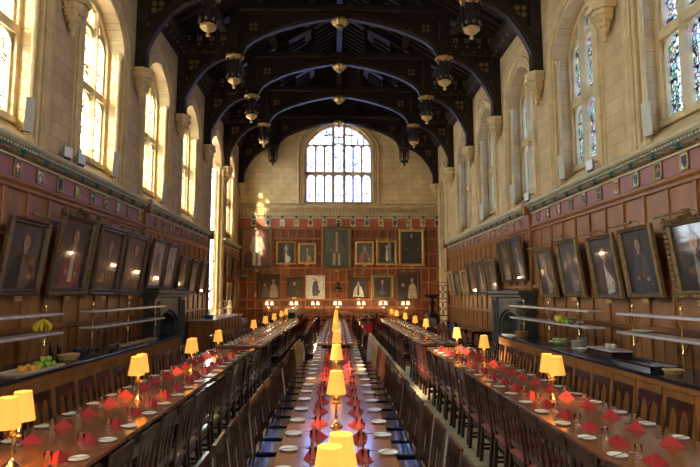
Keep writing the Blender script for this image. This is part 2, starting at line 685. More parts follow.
def wall_side(sg, name):
    fn = side(sg)
    mb = MB()
    X0, X1 = 6.1, 6.95
    prev = -2.0
    for c in BAYS:
        hw, sill, x1 = HW, SILL, X1
        spr, apx = SPR, APX
        if sg < 0 and abs(c - 27.0) < 0.1:
            c2, hw, sill, spr, apx = 27.35, 1.4, 0.95, 8.6, 9.9
        elif abs(c - 31.3) < 0.1:
            c2, hw = (31.3, 1.1) if sg < 0 else (32.1, 1.0)
            if sg > 0:
                sill = 0.36
                spr, apx = 8.3, 9.6
        else:
            c2 = c
        if sg < 0 and c > 30:      # the wall is thin beside the bay window
            x1 = 6.72
            mb.prism([(prev, 0), (30.0, 0), (30.0, WT), (prev, WT)], fn, X0, 6.35)
            prev = 30.0
        mb.prism([(prev, 0), (c2 - hw, 0), (c2 - hw, WT), (prev, WT)], fn, X0, x1)
        mb.prism([(c2 - hw, 0), (c2 + hw, 0), (c2 + hw, sill), (c2 - hw, sill)], fn, X0, x1)
        a = arch(c2, hw, spr, apx)
        mb.band(a, [(p[0], WT) for p in a], fn, X0, x1)
        prev = c2 + hw
    mb.prism([(prev, 0), (34.6, 0), (34.6, WT), (prev, WT)], fn, X0, X1)
    return struct(mb.build(name, M['stone_side']))


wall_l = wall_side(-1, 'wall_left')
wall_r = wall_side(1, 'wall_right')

# far wall with the great window
mb = MB()
FW, FS, FP, FA = 2.1, 7.6, 11.1, 12.75
mb.prism([(-6.9, 0), (-FW, 0), (-FW, 11.35), (-6.9, 11.35)], farw, 34.0, 34.7)
mb.prism([(FW, 0), (6.9, 0), (6.9, 11.35), (FW, 11.35)], farw, 34.0, 34.7)
mb.prism([(-FW, 0), (FW, 0), (FW, FS), (-FW, FS)], farw, 34.0, 34.7)
a = arch(0, FW, FP, FA, 20)
mb.band(a, [(p[0], 13.2) for p in a], farw, 34.0, 34.7)
mb.prism([(-6.9, 11.35), (-FW, 11.35), (-FW, 13.2), (-4.5, 13.2), (-6.3, 11.9)], farw, 34.0, 34.7)
mb.prism([(6.9, 11.35), (6.3, 11.9), (4.5, 13.2), (FW, 13.2), (FW, 11.35)], farw, 34.0, 34.7)
mb.prism([(-4.5, 13.2), (4.5, 13.2), (0, 16.0)], farw, 34.0, 34.7)
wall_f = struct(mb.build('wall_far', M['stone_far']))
# back wall behind the camera
mb = MB()
mb.prism([(-6.9, 0), (6.9, 0), (6.9, 11.4), (0, 16.0), (-6.9, 11.4)], farw, -2.0, -1.7)
wall_b = struct(mb.build('wall_back', M['stone_far']))

# ledges, mouldings and shafts
for sg, w in ((-1, wall_l), (1, wall_r)):
    fn = side(sg)
    ribs = MB()
    caps = MB()
    sills = MB()
    for c in BAYS[1:]:
        hw, spr, apx, z0, c2 = HW, SPR, APX, 4.95, c
        if sg < 0 and abs(c - 27.0) < 0.1:
            c2, hw, spr, apx, z0 = 27.35, 1.4, 8.6, 9.9, 0.95
        elif abs(c - 31.3) < 0.1:
            c2, hw = (31.3, 1.1) if sg < 0 else (32.1, 1.0)
            if sg > 0:
                spr, apx, z0 = 8.3, 9.6, 0.36
        for off, r, x in ((0.05, 0.05, 6.12), (0.17, 0.035, 6.08), (0.28, 0.055, 6.07), (0.40, 0.03, 6.09)):
            if off > 0.2 and (abs(c - 31.3) < 0.1):
                continue
            a = arch(c2, hw + off, spr, apx + off * 1.1)
            path = [(sg * x, a[0][0], z0)] + [(sg * x, p, q) for p, q in a] + [(sg * x, a[-1][0], z0)]
            ribs.tube(path, r, 6)
        for e in (-1, 1):
            y = c2 + e * (hw - 0.06)
            ribs.tube([(sg * 6.2, y, z0 + 0.05), (sg * 6.2, y, spr)], 0.055, 8)
            caps.lathe([(0.06, 0), (0.07, 0.02), (0.055, 0.05), (0.06, 0.12), (0.1, 0.2), (0.105, 0.24)], 8, (sg * 6.2, y, spr - 0.24))
            caps.lathe([(0.11, 0), (0.11, 0.2), (0.08, 0.26), (0.09, 0.3), (0.06, 0.34)], 8, (sg * 6.2, y, z0 + 0.03))
        if z0 > 4:
            sills.prism([(4.93, 6.0), (4.93, 6.7), (5.55, 6.72), (5.5, 6.6), (5.02, 6.02)],
                        lambda u, v, wv: (sg * v, wv, u), c2 - hw + 0.002, c2 + hw - 0.002)
    ribs.build('window_moulding', M['stone'], w, smooth=True)
    caps.build('shaft_capitals', M['stone'], w)
    sills.build('sloping_sill', M['stone'], w)

# far-wall window hood moulding, ledge
mb = MB()
for off, r, y in ((0.05, 0.06, 33.98), (0.2, 0.05, 33.97), (0.36, 0.07, 33.96)):
    a = arch(0, FW + off, FP, FA + off * 0.6, 24)
    mb.tube([(a[0][0], y, 7.6)] + [(p, y, q) for p, q in a] + [(a[-1][0], y, 7.6)], r, 6)
mb.build('window_moulding', M['stone'], wall_f, smooth=True)
mb = MB()
mb.prism([(34.0, 7.62), (33.9, 7.5), (33.9, 7.42), (34.0, 7.3)], lambda u, v, w: (w, u, v), -6.05, 6.05)
for k in range(58):
    x = -5.9 + k * 0.205
    mb.b(x, 33.93, 7.02, x + 0.10, 34.0, 7.3)
mb.build('stone_ledge', M['stone'], wall_f)


# ------------------------------------------------------------------ panelling on the side walls
def panelling_side(sg, wall, y0, y1, zc=4.95, fx=0.0, seed=0):
    """boards, stiles, rails, frieze and cornice for one run of a side wall"""
    X = lambda x: sg * (x - fx)
    p = MB()
    p.b(X(6.1), y0, 0, X(6.06), y1, 4.2)
    n = max(1, round((y1 - y0) / 0.8))
    st = (y1 - y0) / n
    for k in range(n + 1):
        y = y0 + k * st
        p.cb(X(6.07), max(y0, y - 0.045), 0.0, X(6.015), min(y1, y + 0.045), 4.2, 0.012)
        if k < n:
            p.cb(X(6.065), y + st / 2 - 0.02, 0.1, X(6.035), y + st / 2 + 0.02, 1.42, 0.01)
    for z, hgt, x in ((1.45, 0.11, 6.0), (2.35, 0.10, 6.0), (0.12, 0.22, 6.0), (3.22, 0.08, 6.01), (4.12, 0.1, 6.0)):
        p.cb(X(6.07), y0, z - hgt / 2, X(x), y1, z + hgt / 2, 0.012)
    dz = zc - 4.95
    p.prism([(6.08, 4.14), (5.99, 4.14), (5.95, 4.19), (5.95, 4.23), (6.0, 4.26), (6.08, 4.26)],
            lambda u, v, w: (X(u), w, v), y0, y1)
    p.build('panelling', M['oak_side'], wall, label='tall oak panels')
    f = MB()
    f.b(X(6.08), y0, 4.25, X(6.03), y1, 4.64)
    f.build('frieze', M['frieze'], wall, label='plain red frieze band')
    c = MB()
    c.mi = 0
    c.prism([(6.09, 4.98), (5.86, 4.98), (5.82, 4.95), (5.82, 4.9), (5.86, 4.86), (6.09, 4.86)], lambda u, v, w: (X(u), w, v), y0, y1)
    c.prism([(6.09, 4.66), (5.985, 4.66), (5.985, 4.62), (6.09, 4.62)], lambda u, v, w: (X(u), w, v), y0, y1)
    c.mi = 1
    c.prism([(6.09, 4.86), (5.90, 4.86), (5.92, 4.78), (6.09, 4.78)], lambda u, v, w: (X(u), w, v), y0, y1)
    c.mi = 2
    c.prism([(6.09, 4.78), (5.925, 4.78), (5.955, 4.70), (6.0, 4.66), (6.09, 4.66)], lambda u, v, w: (X(u), w, v), y0, y1)
    k = 0
    y = y0 + 0.05
    while y < y1 - 0.04:      # dentils and gilt leaf carving
        c.mi = 0
        c.b(X(5.92), y, 4.80, X(5.885), y + 0.05, 4.85)
        c.mi = 2
        c.ball((X(5.945), y + 0.03, 4.72 + 0.02 * (k % 2)), 0.035, 6)
        k += 1
        y += 0.1
    c.build('cornice', [M['cream_stone'], M['teal'], M['gilt_old']], wall, label='carved gilt and teal cornice')
    # armorial tiles
    rnd = random.Random(seed)
    i = math.ceil((y0 + 0.2 - 9.53) / 0.803)
    bosses = MB()
    while 9.53 + i * 0.803 < y1 - 0.15:
        y = 9.53 + i * 0.803
        shield(sg, X(6.03), y, 4.46, rnd, wall)
        bosses.ball((X(5.93), y, 4.74), 0.075, 8)
        i += 1
    if bosses.v:
        bosses.build('carved_bosses', M['teal'], wall)


CREST = [(0.02, 0.07, 0.22), (0.42, 0.03, 0.03), (0.02, 0.02, 0.02), (0.7, 0.68, 0.6), (0.62, 0.42, 0.06), (0.03, 0.16, 0.22)]


def shield(sg, x, y, z, rnd, parent, far=False, s=1.0):
    """small painted coat of arms in a gilt border"""
    if far:
        fn = lambda u, v, w: (y + u, x - w, z + v)
    else:
        fn = lambda u, v, w: (x - sg * w, y + u, z + v)
    q = MB()
    w, h = 0.125 * s, 0.165 * s
    q.col = (0.5, 0.36, 0.1)
    for a in ((-w, -h, w, -h + 0.03 * s), (-w, h - 0.03 * s, w, h), (-w, -h, -w + 0.025 * s, h), (w - 0.025 * s, -h, w, h)):
        q.prism([(a[0], a[1]), (a[2], a[1]), (a[2], a[3]), (a[0], a[3])], fn, 0, 0.035)
    bg, c1, c2 = rnd.sample(CREST, 3)
    if far:
        bg = (0.68, 0.66, 0.55)
    q.prism([(-w, -h), (w, -h), (w, h), (-w, h)], fn, 0, 0.012, col=bg)
    sh = [(-0.6 * w, 0.62 * h), (0.6 * w, 0.62 * h), (0.6 * w, -0.1 * h), (0.3 * w, -0.5 * h), (0, -0.72 * h), (-0.3 * w, -0.5 * h), (-0.6 * w, -0.1 * h)]
    q.prism(sh, fn, 0.012, 0.02, col=c1)
    t = rnd.randint(0, 3)
    if t == 0:
        q.prism([(-0.5 * w, 0), (0.5 * w, 0), (0.5 * w, 0.25 * h), (-0.5 * w, 0.25 * h)], fn, 0.02, 0.025, col=c2)
    elif t == 1:
        q.prism([(-0.5 * w, 0), (0, 0.4 * h), (0.5 * w, 0), (0.5 * w, -0.2 * h), (0, 0.2 * h), (-0.5 * w, -0.2 * h)], fn, 0.02, 0.025, col=c2)
    elif t == 2:
        q.prism([(-0.12 * w, -0.5 * h), (0.12 * w, -0.5 * h), (0.12 * w, 0.5 * h), (-0.12 * w, 0.5 * h)], fn, 0.02, 0.025, col=c2)
        q.prism([(-0.5 * w, 0.05 * h), (0.5 * w, 0.05 * h), (0.5 * w, 0.25 * h), (-0.5 * w, 0.25 * h)], fn, 0.02, 0.026, col=c2)
    else:
        for e in (-0.3, 0.3):
            q.prism([(e * w - 0.12 * w, 0.1 * h), (e * w + 0.12 * w, 0.1 * h), (e * w + 0.12 * w, 0.35 * h), (e * w - 0.12 * w, 0.35 * h)], fn, 0.02, 0.025, col=c2)
    return q.build('armorial_tile', M['paint_matt'], parent)


panelling_side(-1, wall_l, 2.0, 17.2, seed=1)
panelling_side(-1, wall_l, 17.2, 25.9, fx=0.0, seed=2)
panelling_side(-1, wall_l, 28.85, 33.97, seed=3)
panelling_side(1, wall_r, 2.0, 17.45, seed=4)
panelling_side(1, wall_r, 17.45, 30.85, seed=5)
for sg, w, y in ((-1, wall_l, 17.2), (1, wall_r, 17.45), (-1, wall_l, 25.85), (1, wall_r, 30.8)):
    q = MB()
    q.cb(sg * 6.09, y - 0.08, 0, sg * 5.94, y + 0.08, 4.66, 0.02)
    q.cb(sg * 6.09, y - 0.1, 4.6, sg * 5.78, y + 0.1, 5.02, 0.03)
    q.build('panel_pilaster', M['oak_side'], w)

# far panelling
p = MB()
p.b(-6.05, 34.0, 0.3, 6.05, 33.96, 6.2)
k = -12
while k <= 12:
    x = k * 0.5
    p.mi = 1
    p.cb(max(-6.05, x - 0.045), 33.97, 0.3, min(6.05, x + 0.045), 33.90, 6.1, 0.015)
    k += 1
for z in (0.5, 1.2, 1.75, 2.8, 3.67, 4.55, 5.44, 6.05):
    p.cb(-6.05, 33.97, z - 0.06, 6.05, 33.885, z + 0.06, 0.015)
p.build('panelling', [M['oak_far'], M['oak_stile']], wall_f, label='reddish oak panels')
f = MB()
f.b(-6.05, 33.98, 6.1, 6.05, 33.93, 6.68)
f.build('frieze', M['frieze_far'], wall_f, label='red frieze band')
c = MB()
c.b(-6.05, 33.99, 6.66, 6.05, 33.9, 6.72)
c.b(-6.05, 33.99, 6.86, 6.05, 33.78, 6.98)
c.mi = 1
c.b(-6.05, 33.99, 6.72, 6.05, 33.86, 6.86)
c.mi = 2
for k in range(60):
    c.ball((-5.9 + k * 0.2, 33.85, 6.79), 0.045, 6)
c.build('cornice', [M['cream_stone'], M['cream_stone'], M['gilt_old']], wall_f)
rnd = random.Random(12)
bs = MB()
for k in range(-6, 8):
    shield(1, 33.93, -0.0 + k * 0.86 - 0.43 + 0.43, 6.4, rnd, wall_f, far=True, s=1.5)
    bs.ball((k * 0.86, 33.86, 6.76), 0.08, 8)
bs.build('carved_bosses', M['teal'], wall_f)


# ------------------------------------------------------------------ windows
def lancet_head(mb, x0, x1, zt, h, w0, w1):
    """spandrels over one light: a rectangle less a pointed arch, as two solid corners"""
    m = (x0 + x1) / 2
    for e in (0, 1):
        pts = []
        for i in range(7):
            t = i / 6
            u = (x0 if e == 0 else x1)
            x = u + (m - u) * (1 - math.cos(t * PI / 2)) ** 1.0
            z = zt - h + h * math.sin(t * PI / 2) * 0.92
            pts.append((x, z))
        pts.append((m, zt))
        pts.append((x0 if e == 0 else x1, zt))
        mb.prism(pts, farw, w0, w1)


def make_window(c_hw, sill, trans, spring, apex, lights, gmat, colour=False, name='window'):
    """local frame: x along the wall, y outward, z up"""
    root = thing(name)
    st = MB()
    hw = c_hw
    a_o = arch(0, hw, spring, apex)
    a_i = arch(0, hw - 0.1, spring, apex - 0.12)
    path_o = [(-hw, sill)] + a_o + [(hw, sill)]
    path_i = [(-hw + 0.1, sill)] + a_i + [(hw - 0.1, sill)]
    a_j = arch(0, hw - 0.16, spring, apex - 0.17)
    st.band([(-hw + 0.1, sill)] + a_i + [(hw - 0.1, sill)], [(-hw + 0.16, sill)] + a_j + [(hw - 0.16, sill)], farw, 0.5, 0.66)
    st.band(path_o, path_i, farw, 0.42, 0.75)
    st.b(-hw, 0.40, sill, hw, 0.75, sill + 0.14)
    st.b(-hw + 0.05, 0.43, trans - 0.1, hw - 0.05, 0.73, trans + 0.1)
    st.build('stone_frame', M['stone'], root)
    lw = 2 * (hw - 0.1) / lights
    ml = MB()
    hd = MB()

    def top_at(x):
        best = spring
        for (x0, z0), (x1, z1) in zip(a_i, a_i[1:]):
            if x0 <= x <= x1:
                best = z0 + (z1 - z0) * (x - x0) / (x1 - x0 + 1e-9)
        return best
    for k in range(1, lights):
        x = -hw + 0.1 + k * lw
        ml.prism([(-0.03, 0.38), (0.03, 0.38), (0.065, 0.5), (0.065, 0.6), (0.04, 0.72), (-0.04, 0.72), (-0.065, 0.6), (-0.065, 0.5)],
                 lambda u, v, w: (x + u, v, w), sill + 0.1, top_at(x))
    ml.build('mullions', M['stone'], root)
    for k in range(lights):
        x0 = -hw + 0.1 + k * lw
        lancet_head(hd, x0, x0 + lw, trans - 0.08, 0.42, 0.5, 0.68)
        zt = min(top_at(x0 + 0.02), top_at(x0 + lw - 0.02))
        zt = min(zt + 0.25, top_at(x0 + lw / 2))
        zt = min(zt, spring + 0.35)
        lancet_head(hd, x0, x0 + lw, zt, 0.5, 0.5, 0.68)
        if top_at(x0 + lw / 2) - zt > 0.25:       # small tracery lights above
            hd.b(x0, 0.5, zt, x0 + lw, 0.68, zt + 0.07)
            hd.b(x0 + lw / 2 - 0.03, 0.5, zt, x0 + lw / 2 + 0.03, 0.68, top_at(x0 + lw / 2))
    hd.build('tracery', M['stone'], root)
    g = MB()
    g.prism([(-hw + 0.05, sill + 0.05)] + [(x, z) for x, z in arch(0, hw - 0.05, spring, apex - 0.06)] + [(hw - 0.05, sill + 0.05)], farw, 0.595, 0.60)
    g.build('glass', gmat, root)
    bars = MB()
    for k in range(lights):
        x0 = -hw + 0.1 + k * lw
        z = sill + 0.5
        while z < spring + 0.2:
            if abs(z - trans) > 0.2:
                bars.b(x0, 0.57, z - 0.008, x0 + lw, 0.59, z + 0.008)
            z += 0.42
    bars.build('saddle_bars', M['iron'], root)
    return root


wl = make_window(HW, 5.5, 7.42, SPR, APX, 3, M['glass_left'])
wr = make_window(HW, 5.5, 7.42, SPR, APX, 3, M['glass_right'])
wn_i = 1
KW = {}
for sg, root in ((-1, wl), (1, wr)):
    pr = Proto(root)
    for c in BAYS[1:]:
        if c > 30 or (sg < 0 and c > 25):
            continue
        r = pr.place((sg * 6.1, c, 0), rz=PI / 2 * (-sg))
        r.name = 'window_%d' % wn_i
        struct(r)
        wn_i += 1
wo_ = make_window(1.4, 0.95, 5.2, 8.6, 9.9, 4, M['glass_left'])
wo_.location = (-7.4, 27.35, 0)
wo_.rotation_euler = (0, 0, PI / 2)
wo_.name = 'window_%d' % wn_i
struct(wo_)
wn_i += 1
# glazed return of the bay window, facing down the hall
wq = thing('window_%d' % wn_i)
struct(wq)
wn_i += 1
q = MB()
for x in (-6.4, -7.15, -7.9):
    q.b(x - 0.03, 28.68, 1.3, x + 0.03, 28.8, 9.0)
for z in (1.3, 5.1, 8.95):
    q.b(-7.93, 28.68, z - 0.05, -6.37, 28.8, z + 0.05)
q.build('stone_frame', M['stone'], wq)
q = MB()
q.b(-7.9, 28.74, 1.3, -6.4, 28.745, 9.0)
q.build('glass', M['glass_left'], wq)
q = MB()
q.b(-8.15, 25.85, 0, -6.95, 25.95, 10.1)
q.b(-8.15, 28.7, 0, -6.4, 28.85, 1.3)
q.b(-8.15, 28.7, 9.0, -6.4, 28.85, 10.1)
q.b(-8.15, 25.85, 0, -6.95, 28.85, 0.9)
q.b(-8.15, 25.85, 10.0, -6.9, 28.85, 10.1)
q.b(-8.15, 28.7, 0, -7.93, 28.85, 10.1)
q.b(-6.95, 28.72, 0, -6.1, 28.8, 0.95)
q.build('bay_masonry', M['stone'], wall_l)
ws_ = make_window(1.1, 5.5, 7.42, SPR, APX, 1, M['glass_left'])
ws_.location = (-5.95, 31.3, 0)
ws_.rotation_euler = (0, 0, PI / 2)
ws_.name = 'window_%d' % wn_i
struct(ws_)
wn_i += 1

# great end window: seven lights in two tiers under tracery
root = thing('window_%d' % wn_i)
struct(root)
mb = MB()
FY = 34.22
ao = arch(0, FW, FP, FA, 24)
ai = arch(0, FW - 0.12, FP, FA - 0.14, 24)
mb.band([(-FW, FS)] + ao + [(FW, FS)], [(-FW + 0.12, FS)] + ai + [(FW - 0.12, FS)], farw, FY, FY + 0.35)
mb.b(-FW, FY - 0.02, FS, FW, FY + 0.35, FS + 0.16)
TR = 9.55
mb.b(-FW + 0.05, FY, TR - 0.09, FW - 0.05, FY + 0.3, TR + 0.09)
mb.build('stone_frame', M['stone'], root)


def ftop(x):
    for (x0, z0), (x1, z1) in zip(ai, ai[1:]):
        if x0 <= x <= x1:
            return z0 + (z1 - z0) * (x - x0) / (x1 - x0 + 1e-9)
    return FP


xs = [-1.98 + 0.545 * k for k in range(4)] + [0.345 + 0.545 * k for k in range(4)]
ml, hd = MB(), MB()
for i, x in enumerate(xs):
    wd = 0.09 if i in (3, 4) else 0.058
    if i not in (0, 7):
        ml.cb(x - wd, FY + 0.02, FS, x + wd, FY + 0.28, ftop(x) if i in (3, 4) else 11.35, 0.02)
ml.build('mullions', M['stone'], root)
lightsx = [(xs[i], xs[i + 1]) for i in range(7)]
for i, (x0, x1) in enumerate(lightsx):
    lancet_head(hd, x0, x1, TR - 0.07, 0.34, FY + 0.08, FY + 0.22)
    zt = 11.45 if i == 3 else 11.35
    hd.b(x0, FY + 0.08, zt - 0.02, x1, FY + 0.22, zt + 0.04)
    lancet_head(hd, x0, x1, zt, 0.34, FY + 0.08, FY + 0.22)
# sub-arches and daggers in the head
for e in (-1, 1):
    pts = [(e * (1.98 - 1.64 * t), 11.4 + 1.15 * math.sin(t * PI / 2)) for t in [i / 8 for i in range(9)]]
    hd.band(pts, [(x, z + 0.09) for x, z in pts], farw, FY + 0.05, FY + 0.25)
    hd.b(e * 1.17 - 0.03, FY + 0.08, 11.4, e * 1.17 + 0.03, FY + 0.22, 12.0)
    hd.b(e * 0.8 - 0.03, FY + 0.08, 11.4, e * 0.8 + 0.03, FY + 0.22, 12.3)
    hd.b(e * 1.55 - 0.03, FY + 0.08, 11.4, e * 1.55 + 0.03, FY + 0.22, 11.8)
    hd.prism([(e * 0.36, 12.0), (e * 0.95, 11.95), (e * 0.95, 12.02), (e * 0.36, 12.08)], farw, FY + 0.08, FY + 0.22)
hd.b(-0.03, FY + 0.08, 11.45, 0.03, FY + 0.22, 12.6)
hd.b(-0.34, FY + 0.08, 11.85, 0.34, FY + 0.22, 11.92)
hd.build('tracery', M['stone'], root)
g = MB()
g.prism([(-FW + 0.04, FS + 0.04)] + arch(0, FW - 0.05, FP, FA - 0.06, 24) + [(FW - 0.04, FS + 0.04)], farw, FY + 0.145, FY + 0.15)
g.build('glass', M['glass_far'], root)
rr, rp = MB(), MB()
for i, (x0, x1) in enumerate(lightsx):
    m = (x0 + x1) / 2
    for zb in (FS + 0.16, TR + 0.09):
        tgt = rr if i % 2 == 0 else rp
        for zz, hgt in ((zb + 1.45, 0.05), (zb + 1.1, 0.035)):
            rr.b(x0 + 0.09, FY + 0.135, zz, x1 - 0.09, FY + 0.138, zz + hgt)
        ring = [(m + 0.15 * math.cos(t), zb + 0.42 + 0.17 * math.sin(t)) for t in [PI * 2 * j / 12 for j in range(13)]]
        ring2 = [(m + 0.09 * math.cos(t), zb + 0.42 + 0.11 * math.sin(t)) for t in [PI * 2 * j / 12 for j in range(13)]]
        tgt.band(ring, ring2, farw, FY + 0.135, FY + 0.138)
        tgt.b(m - 0.03, FY + 0.135, zb + 0.38, m + 0.03, FY + 0.138, zb + 0.46)
rr.build('ruby_glass', M['glass_red'], root, label='ruby bands and rings in the glass')
rp.build('violet_glass', M['glass_purple'], root, label='violet rings in the glass')
bars = MB()
for x0, x1 in lightsx:
    for z in (8.2, 8.7, 9.15, 10.1, 10.6, 11.0):
        bars.b(x0, FY + 0.12, z - 0.008, x1, FY + 0.13, z + 0.008)
bars.build('saddle_bars', M['iron'], root)

# tall stone recess lining on the right of the dais
q = MB()
q.b(6.1, 31.0, 0, 8.1, 31.1, 11)
q.b(6.1, 33.1, 0, 8.1, 33.2, 11)
q.b(8.0, 31.0, 0, 8.1, 33.2, 11)
q.build('recess', M['stone_side'], wall_r)
# clustered shafts at the recess and the bay window
for sg, ys in ((-1, (28.85, 29.05, 25.95)), (1, (31.05, 31.3, 33.1))):
    q = MB()
    for y in ys:
        q2 = q
        q2.tube([(sg * 6.05, y, 0), (sg * 6.05, y, 8.5 if y < 28.9 or sg > 0 else 7.6)], 0.10, 10)
        q2.lathe([(0.17, 0), (0.17, 0.25), (0.12, 0.35)], 10, (sg * 6.05, y, 1.0 if sg < 0 else 0))
        q2.lathe([(0.1, 0), (0.12, 0.05), (0.11, 0.15), (0.16, 0.25)], 10, (sg * 6.05, y, 8.3 if y < 28.9 or sg > 0 else 7.4))
    struct(q.build('trim_%d' % (5 if sg < 0 else 6), M['stone'], smooth=True))

# ------------------------------------------------------------------ roof
ceil = MB()
for e in (-1, 1):
    ceil.prism([(e * 6.95, 11.25), (0, 15.6), (0, 15.75), (e * 6.95, 11.4)], farw, -2.0, 34.6)
ceil = struct(ceil.build('ceiling', M['roof_wood']))
rf = MB()
y = 2.0
SL = (15.6 - 11.25) / 6.95
while y < 34:
    for e in (-1, 1):
        rf.prism([(e * 6.2, 11.25 + 0.75 * SL - 0.02), (0, 15.58), (0, 15.44), (e * 6.2, 11.25 + 0.75 * SL - 0.16)], farw, y, y + 0.12)
    y += 0.43
rf.build('common_rafters', M['black_oak'], ceil)
pl = MB()
for e in (-1, 1):
    for x in (1.5, 3.0, 4.6):
        z = 15.6 - x * SL
        pl.b(e * (x - 0.13), -1.7, z - 0.38, e * (x + 0.13), 34, z - 0.12)
pl.b(-0.14, -1.7, 15.05, 0.14, 34, 15.45)
pl.build('purlins', M['black_oak'], ceil)

# wall-plate cornices with gilt bosses
for i, sg in enumerate((-1, 1)):
    t = MB()
    t.prism([(6.15, 11.0), (6.0, 11.0), (5.9, 11.12), (5.82, 11.3), (5.7, 11.4), (5.7, 11.62), (6.5, 11.62)], lambda u, v, w: (sg * u, w, v), -1.7, 34.0)
    t = struct(t.build('trim_%d' % (2 + i), M['black_oak']))
    gb = MB()
    y = 3.6
    while y < 33.8:
        gb.ball((sg * 5.86, y, 11.16), 0.055, 6)
        y += 0.43
    gb.build('gilt_bosses', M['gilt_old'], t)


def quatrefoil(mb, u, v, w, r, fn):
    for a in range(4):
        th = PI / 4 + a * PI / 2
        cu, cv = u + r * math.cos(th), v + r * math.sin(th)
        mb.prism([(cu + r * 0.62 * math.cos(t * PI / 3), cv + r * 0.62 * math.sin(t * PI / 3)) for t in range(6)], fn, w - 0.02, w)


def make_truss():
    """local frame: x across the hall, z up, centred on its own plane y = 0"""
    root = thing('roof_truss')
    low = [(5.97, 8.75), (5.9, 9.15), (5.78, 9.5), (5.6, 9.9), (5.34, 10.3), (5.1, 10.6), (4.75, 10.87), (4.35, 11.05), (3.95, 11.13)]
    upr = [(3.75, 10.95), (3.7, 11.25), (3.58, 11.48), (3.35, 11.7), (3.05, 11.87), (2.6, 12.08), (2.1, 12.25), (1.5, 12.42), (0.9, 12.55), (0.3, 12.65), (0, 12.68)]
    for e in (-1, 1):
        fx = lambda u, v, w, e=e: (e * u, w, v)
        q = MB()
        q.cb(e * 6.1, -0.17, 8.72, e * 5.78, 0.17, 11.3, 0.03)
        q.cb(e * 6.1, -0.21, 8.72, e * 5.72, 0.21, 8.86, 0.03)
        q.build('wall_post', M['black_oak'], root)
        q = MB()
        for wd, o in ((0.19, 0.0), (0.12, -0.05)):
            ins = [(x + 0.12, z + 0.16) if i < 7 else (x, z + 0.18) for i, (x, z) in enumerate(low)]
            q.band([(x + o * 0.7, z + o) for x, z in low], ins, fx, -wd, wd)
        q.prism([(x + 0.05, z + 0.05) for x, z in low] + [(3.95, 11.3), (6.05, 11.3)], fx, -0.06, 0.06)
        q.mi = 1
        for (u, v, r) in ((5.5, 10.72, 0.15), (5.84, 10.1, 0.10)):
            quatrefoil(q, u, v, -0.065, r, fx)
        q.build('arch_brace', [M['black_oak'], M['gilt_old']], root)
        q = MB()
        q.cb(e * 6.2, -0.19, 11.15, e * 3.75, 0.19, 11.45, 0.04)
        q.cb(e * 6.2, -0.15, 11.45, e * 4.1, 0.15, 12.0, 0.02)
        q.mi = 1
        for u in (4.4, 4.85, 5.3, 5.75):
            quatrefoil(q, u, 11.73, -0.155, 0.075, fx)
            q.ball((e * u, -0.22, 11.47), 0.05, 6)
            q.ball((e * (u - 0.2), -0.22, 11.24), 0.035, 6)
        q.build('hammer_beam', [M['black_oak'], M['gilt_old']], root)
        q = MB()
        q.cb(e * 4.2, -0.17, 11.2, e * 3.82, 0.17, 12.95, 0.05)
        q.cb(e * 4.26, -0.2, 10.9, e * 3.76, 0.2, 11.25, 0.04)
        q.build('hammer_post', M['black_oak'], root)
        q = MB()
        q.prism([(6.6, 11.25), (6.6, 11.5), (0, 15.5), (0, 15.0)], fx, -0.17, 0.17)
        q.build('principal_rafter', M['black_oak'], root)
        q = MB()
        ins = [(x + 0.13, z + 0.16) if i < 5 else (x, z + 0.2) for i, (x, z) in enumerate(upr)]
        q.band(upr, ins, fx, -0.19, 0.19)
        q.band([(x - 0.03, z - 0.05) for x, z in upr], upr, fx, -0.12, 0.12)
        q.prism([(x, z + 0.1) for x, z in upr[1:]] + [(0, 13.0), (3.85, 13.0)], fx, -0.06, 0.06)
        q.mi = 1
        quatrefoil(q, 3.3, 12.25, -0.065, 0.12, fx)
        q.build('arch_rib', [M['black_oak'], M['gilt_old']], root)
        for x in (1.2, 2.4):
            zt = 15.3 - x * SL
            q = MB()
            q.cb(e * (x - 0.08), -0.1, 13.1, e * (x + 0.08), 0.1, zt, 0.02)
            q.prism([(x + 0.06, 13.1), (x + 0.7, 13.1), (x + 0.06, 13.9)], fx, -0.05, 0.05)
            q.build('strut', M['black_oak'], root)
    q = MB()
    q.cb(-3.95, -0.18, 12.88, 3.95, 0.18, 13.15, 0.04)
    q.build('collar_beam', M['black_oak'], root)
    return root


pt = Proto(make_truss())
seen = 0
for k, y in enumerate(TRUSS[2:]):
    if k < 6:
        lab = 'black oak hammerbeam truss with arched braces, %s from the camera' % ORD[k]
    else:
        lab = 'last black oak hammerbeam truss, standing against the end wall above the great window'
        y = 33.75
    pt.place((0, y, 0), label=lab, cat='roof truss', group='hammerbeam trusses')
# boarded tympanum above the last truss
t = MB()
t.prism([(-4.0, 13.1), (4.0, 13.1), (0, 15.5)], farw, 33.86, 33.94)
for x in [i * 0.4 - 3.6 for i in range(19)]:
    t.b(x - 0.02, 33.82, 13.1, x + 0.02, 33.87, 15.45 - abs(x) * 0.64)
struct(t.build('trim_4', M['roof_wood']))

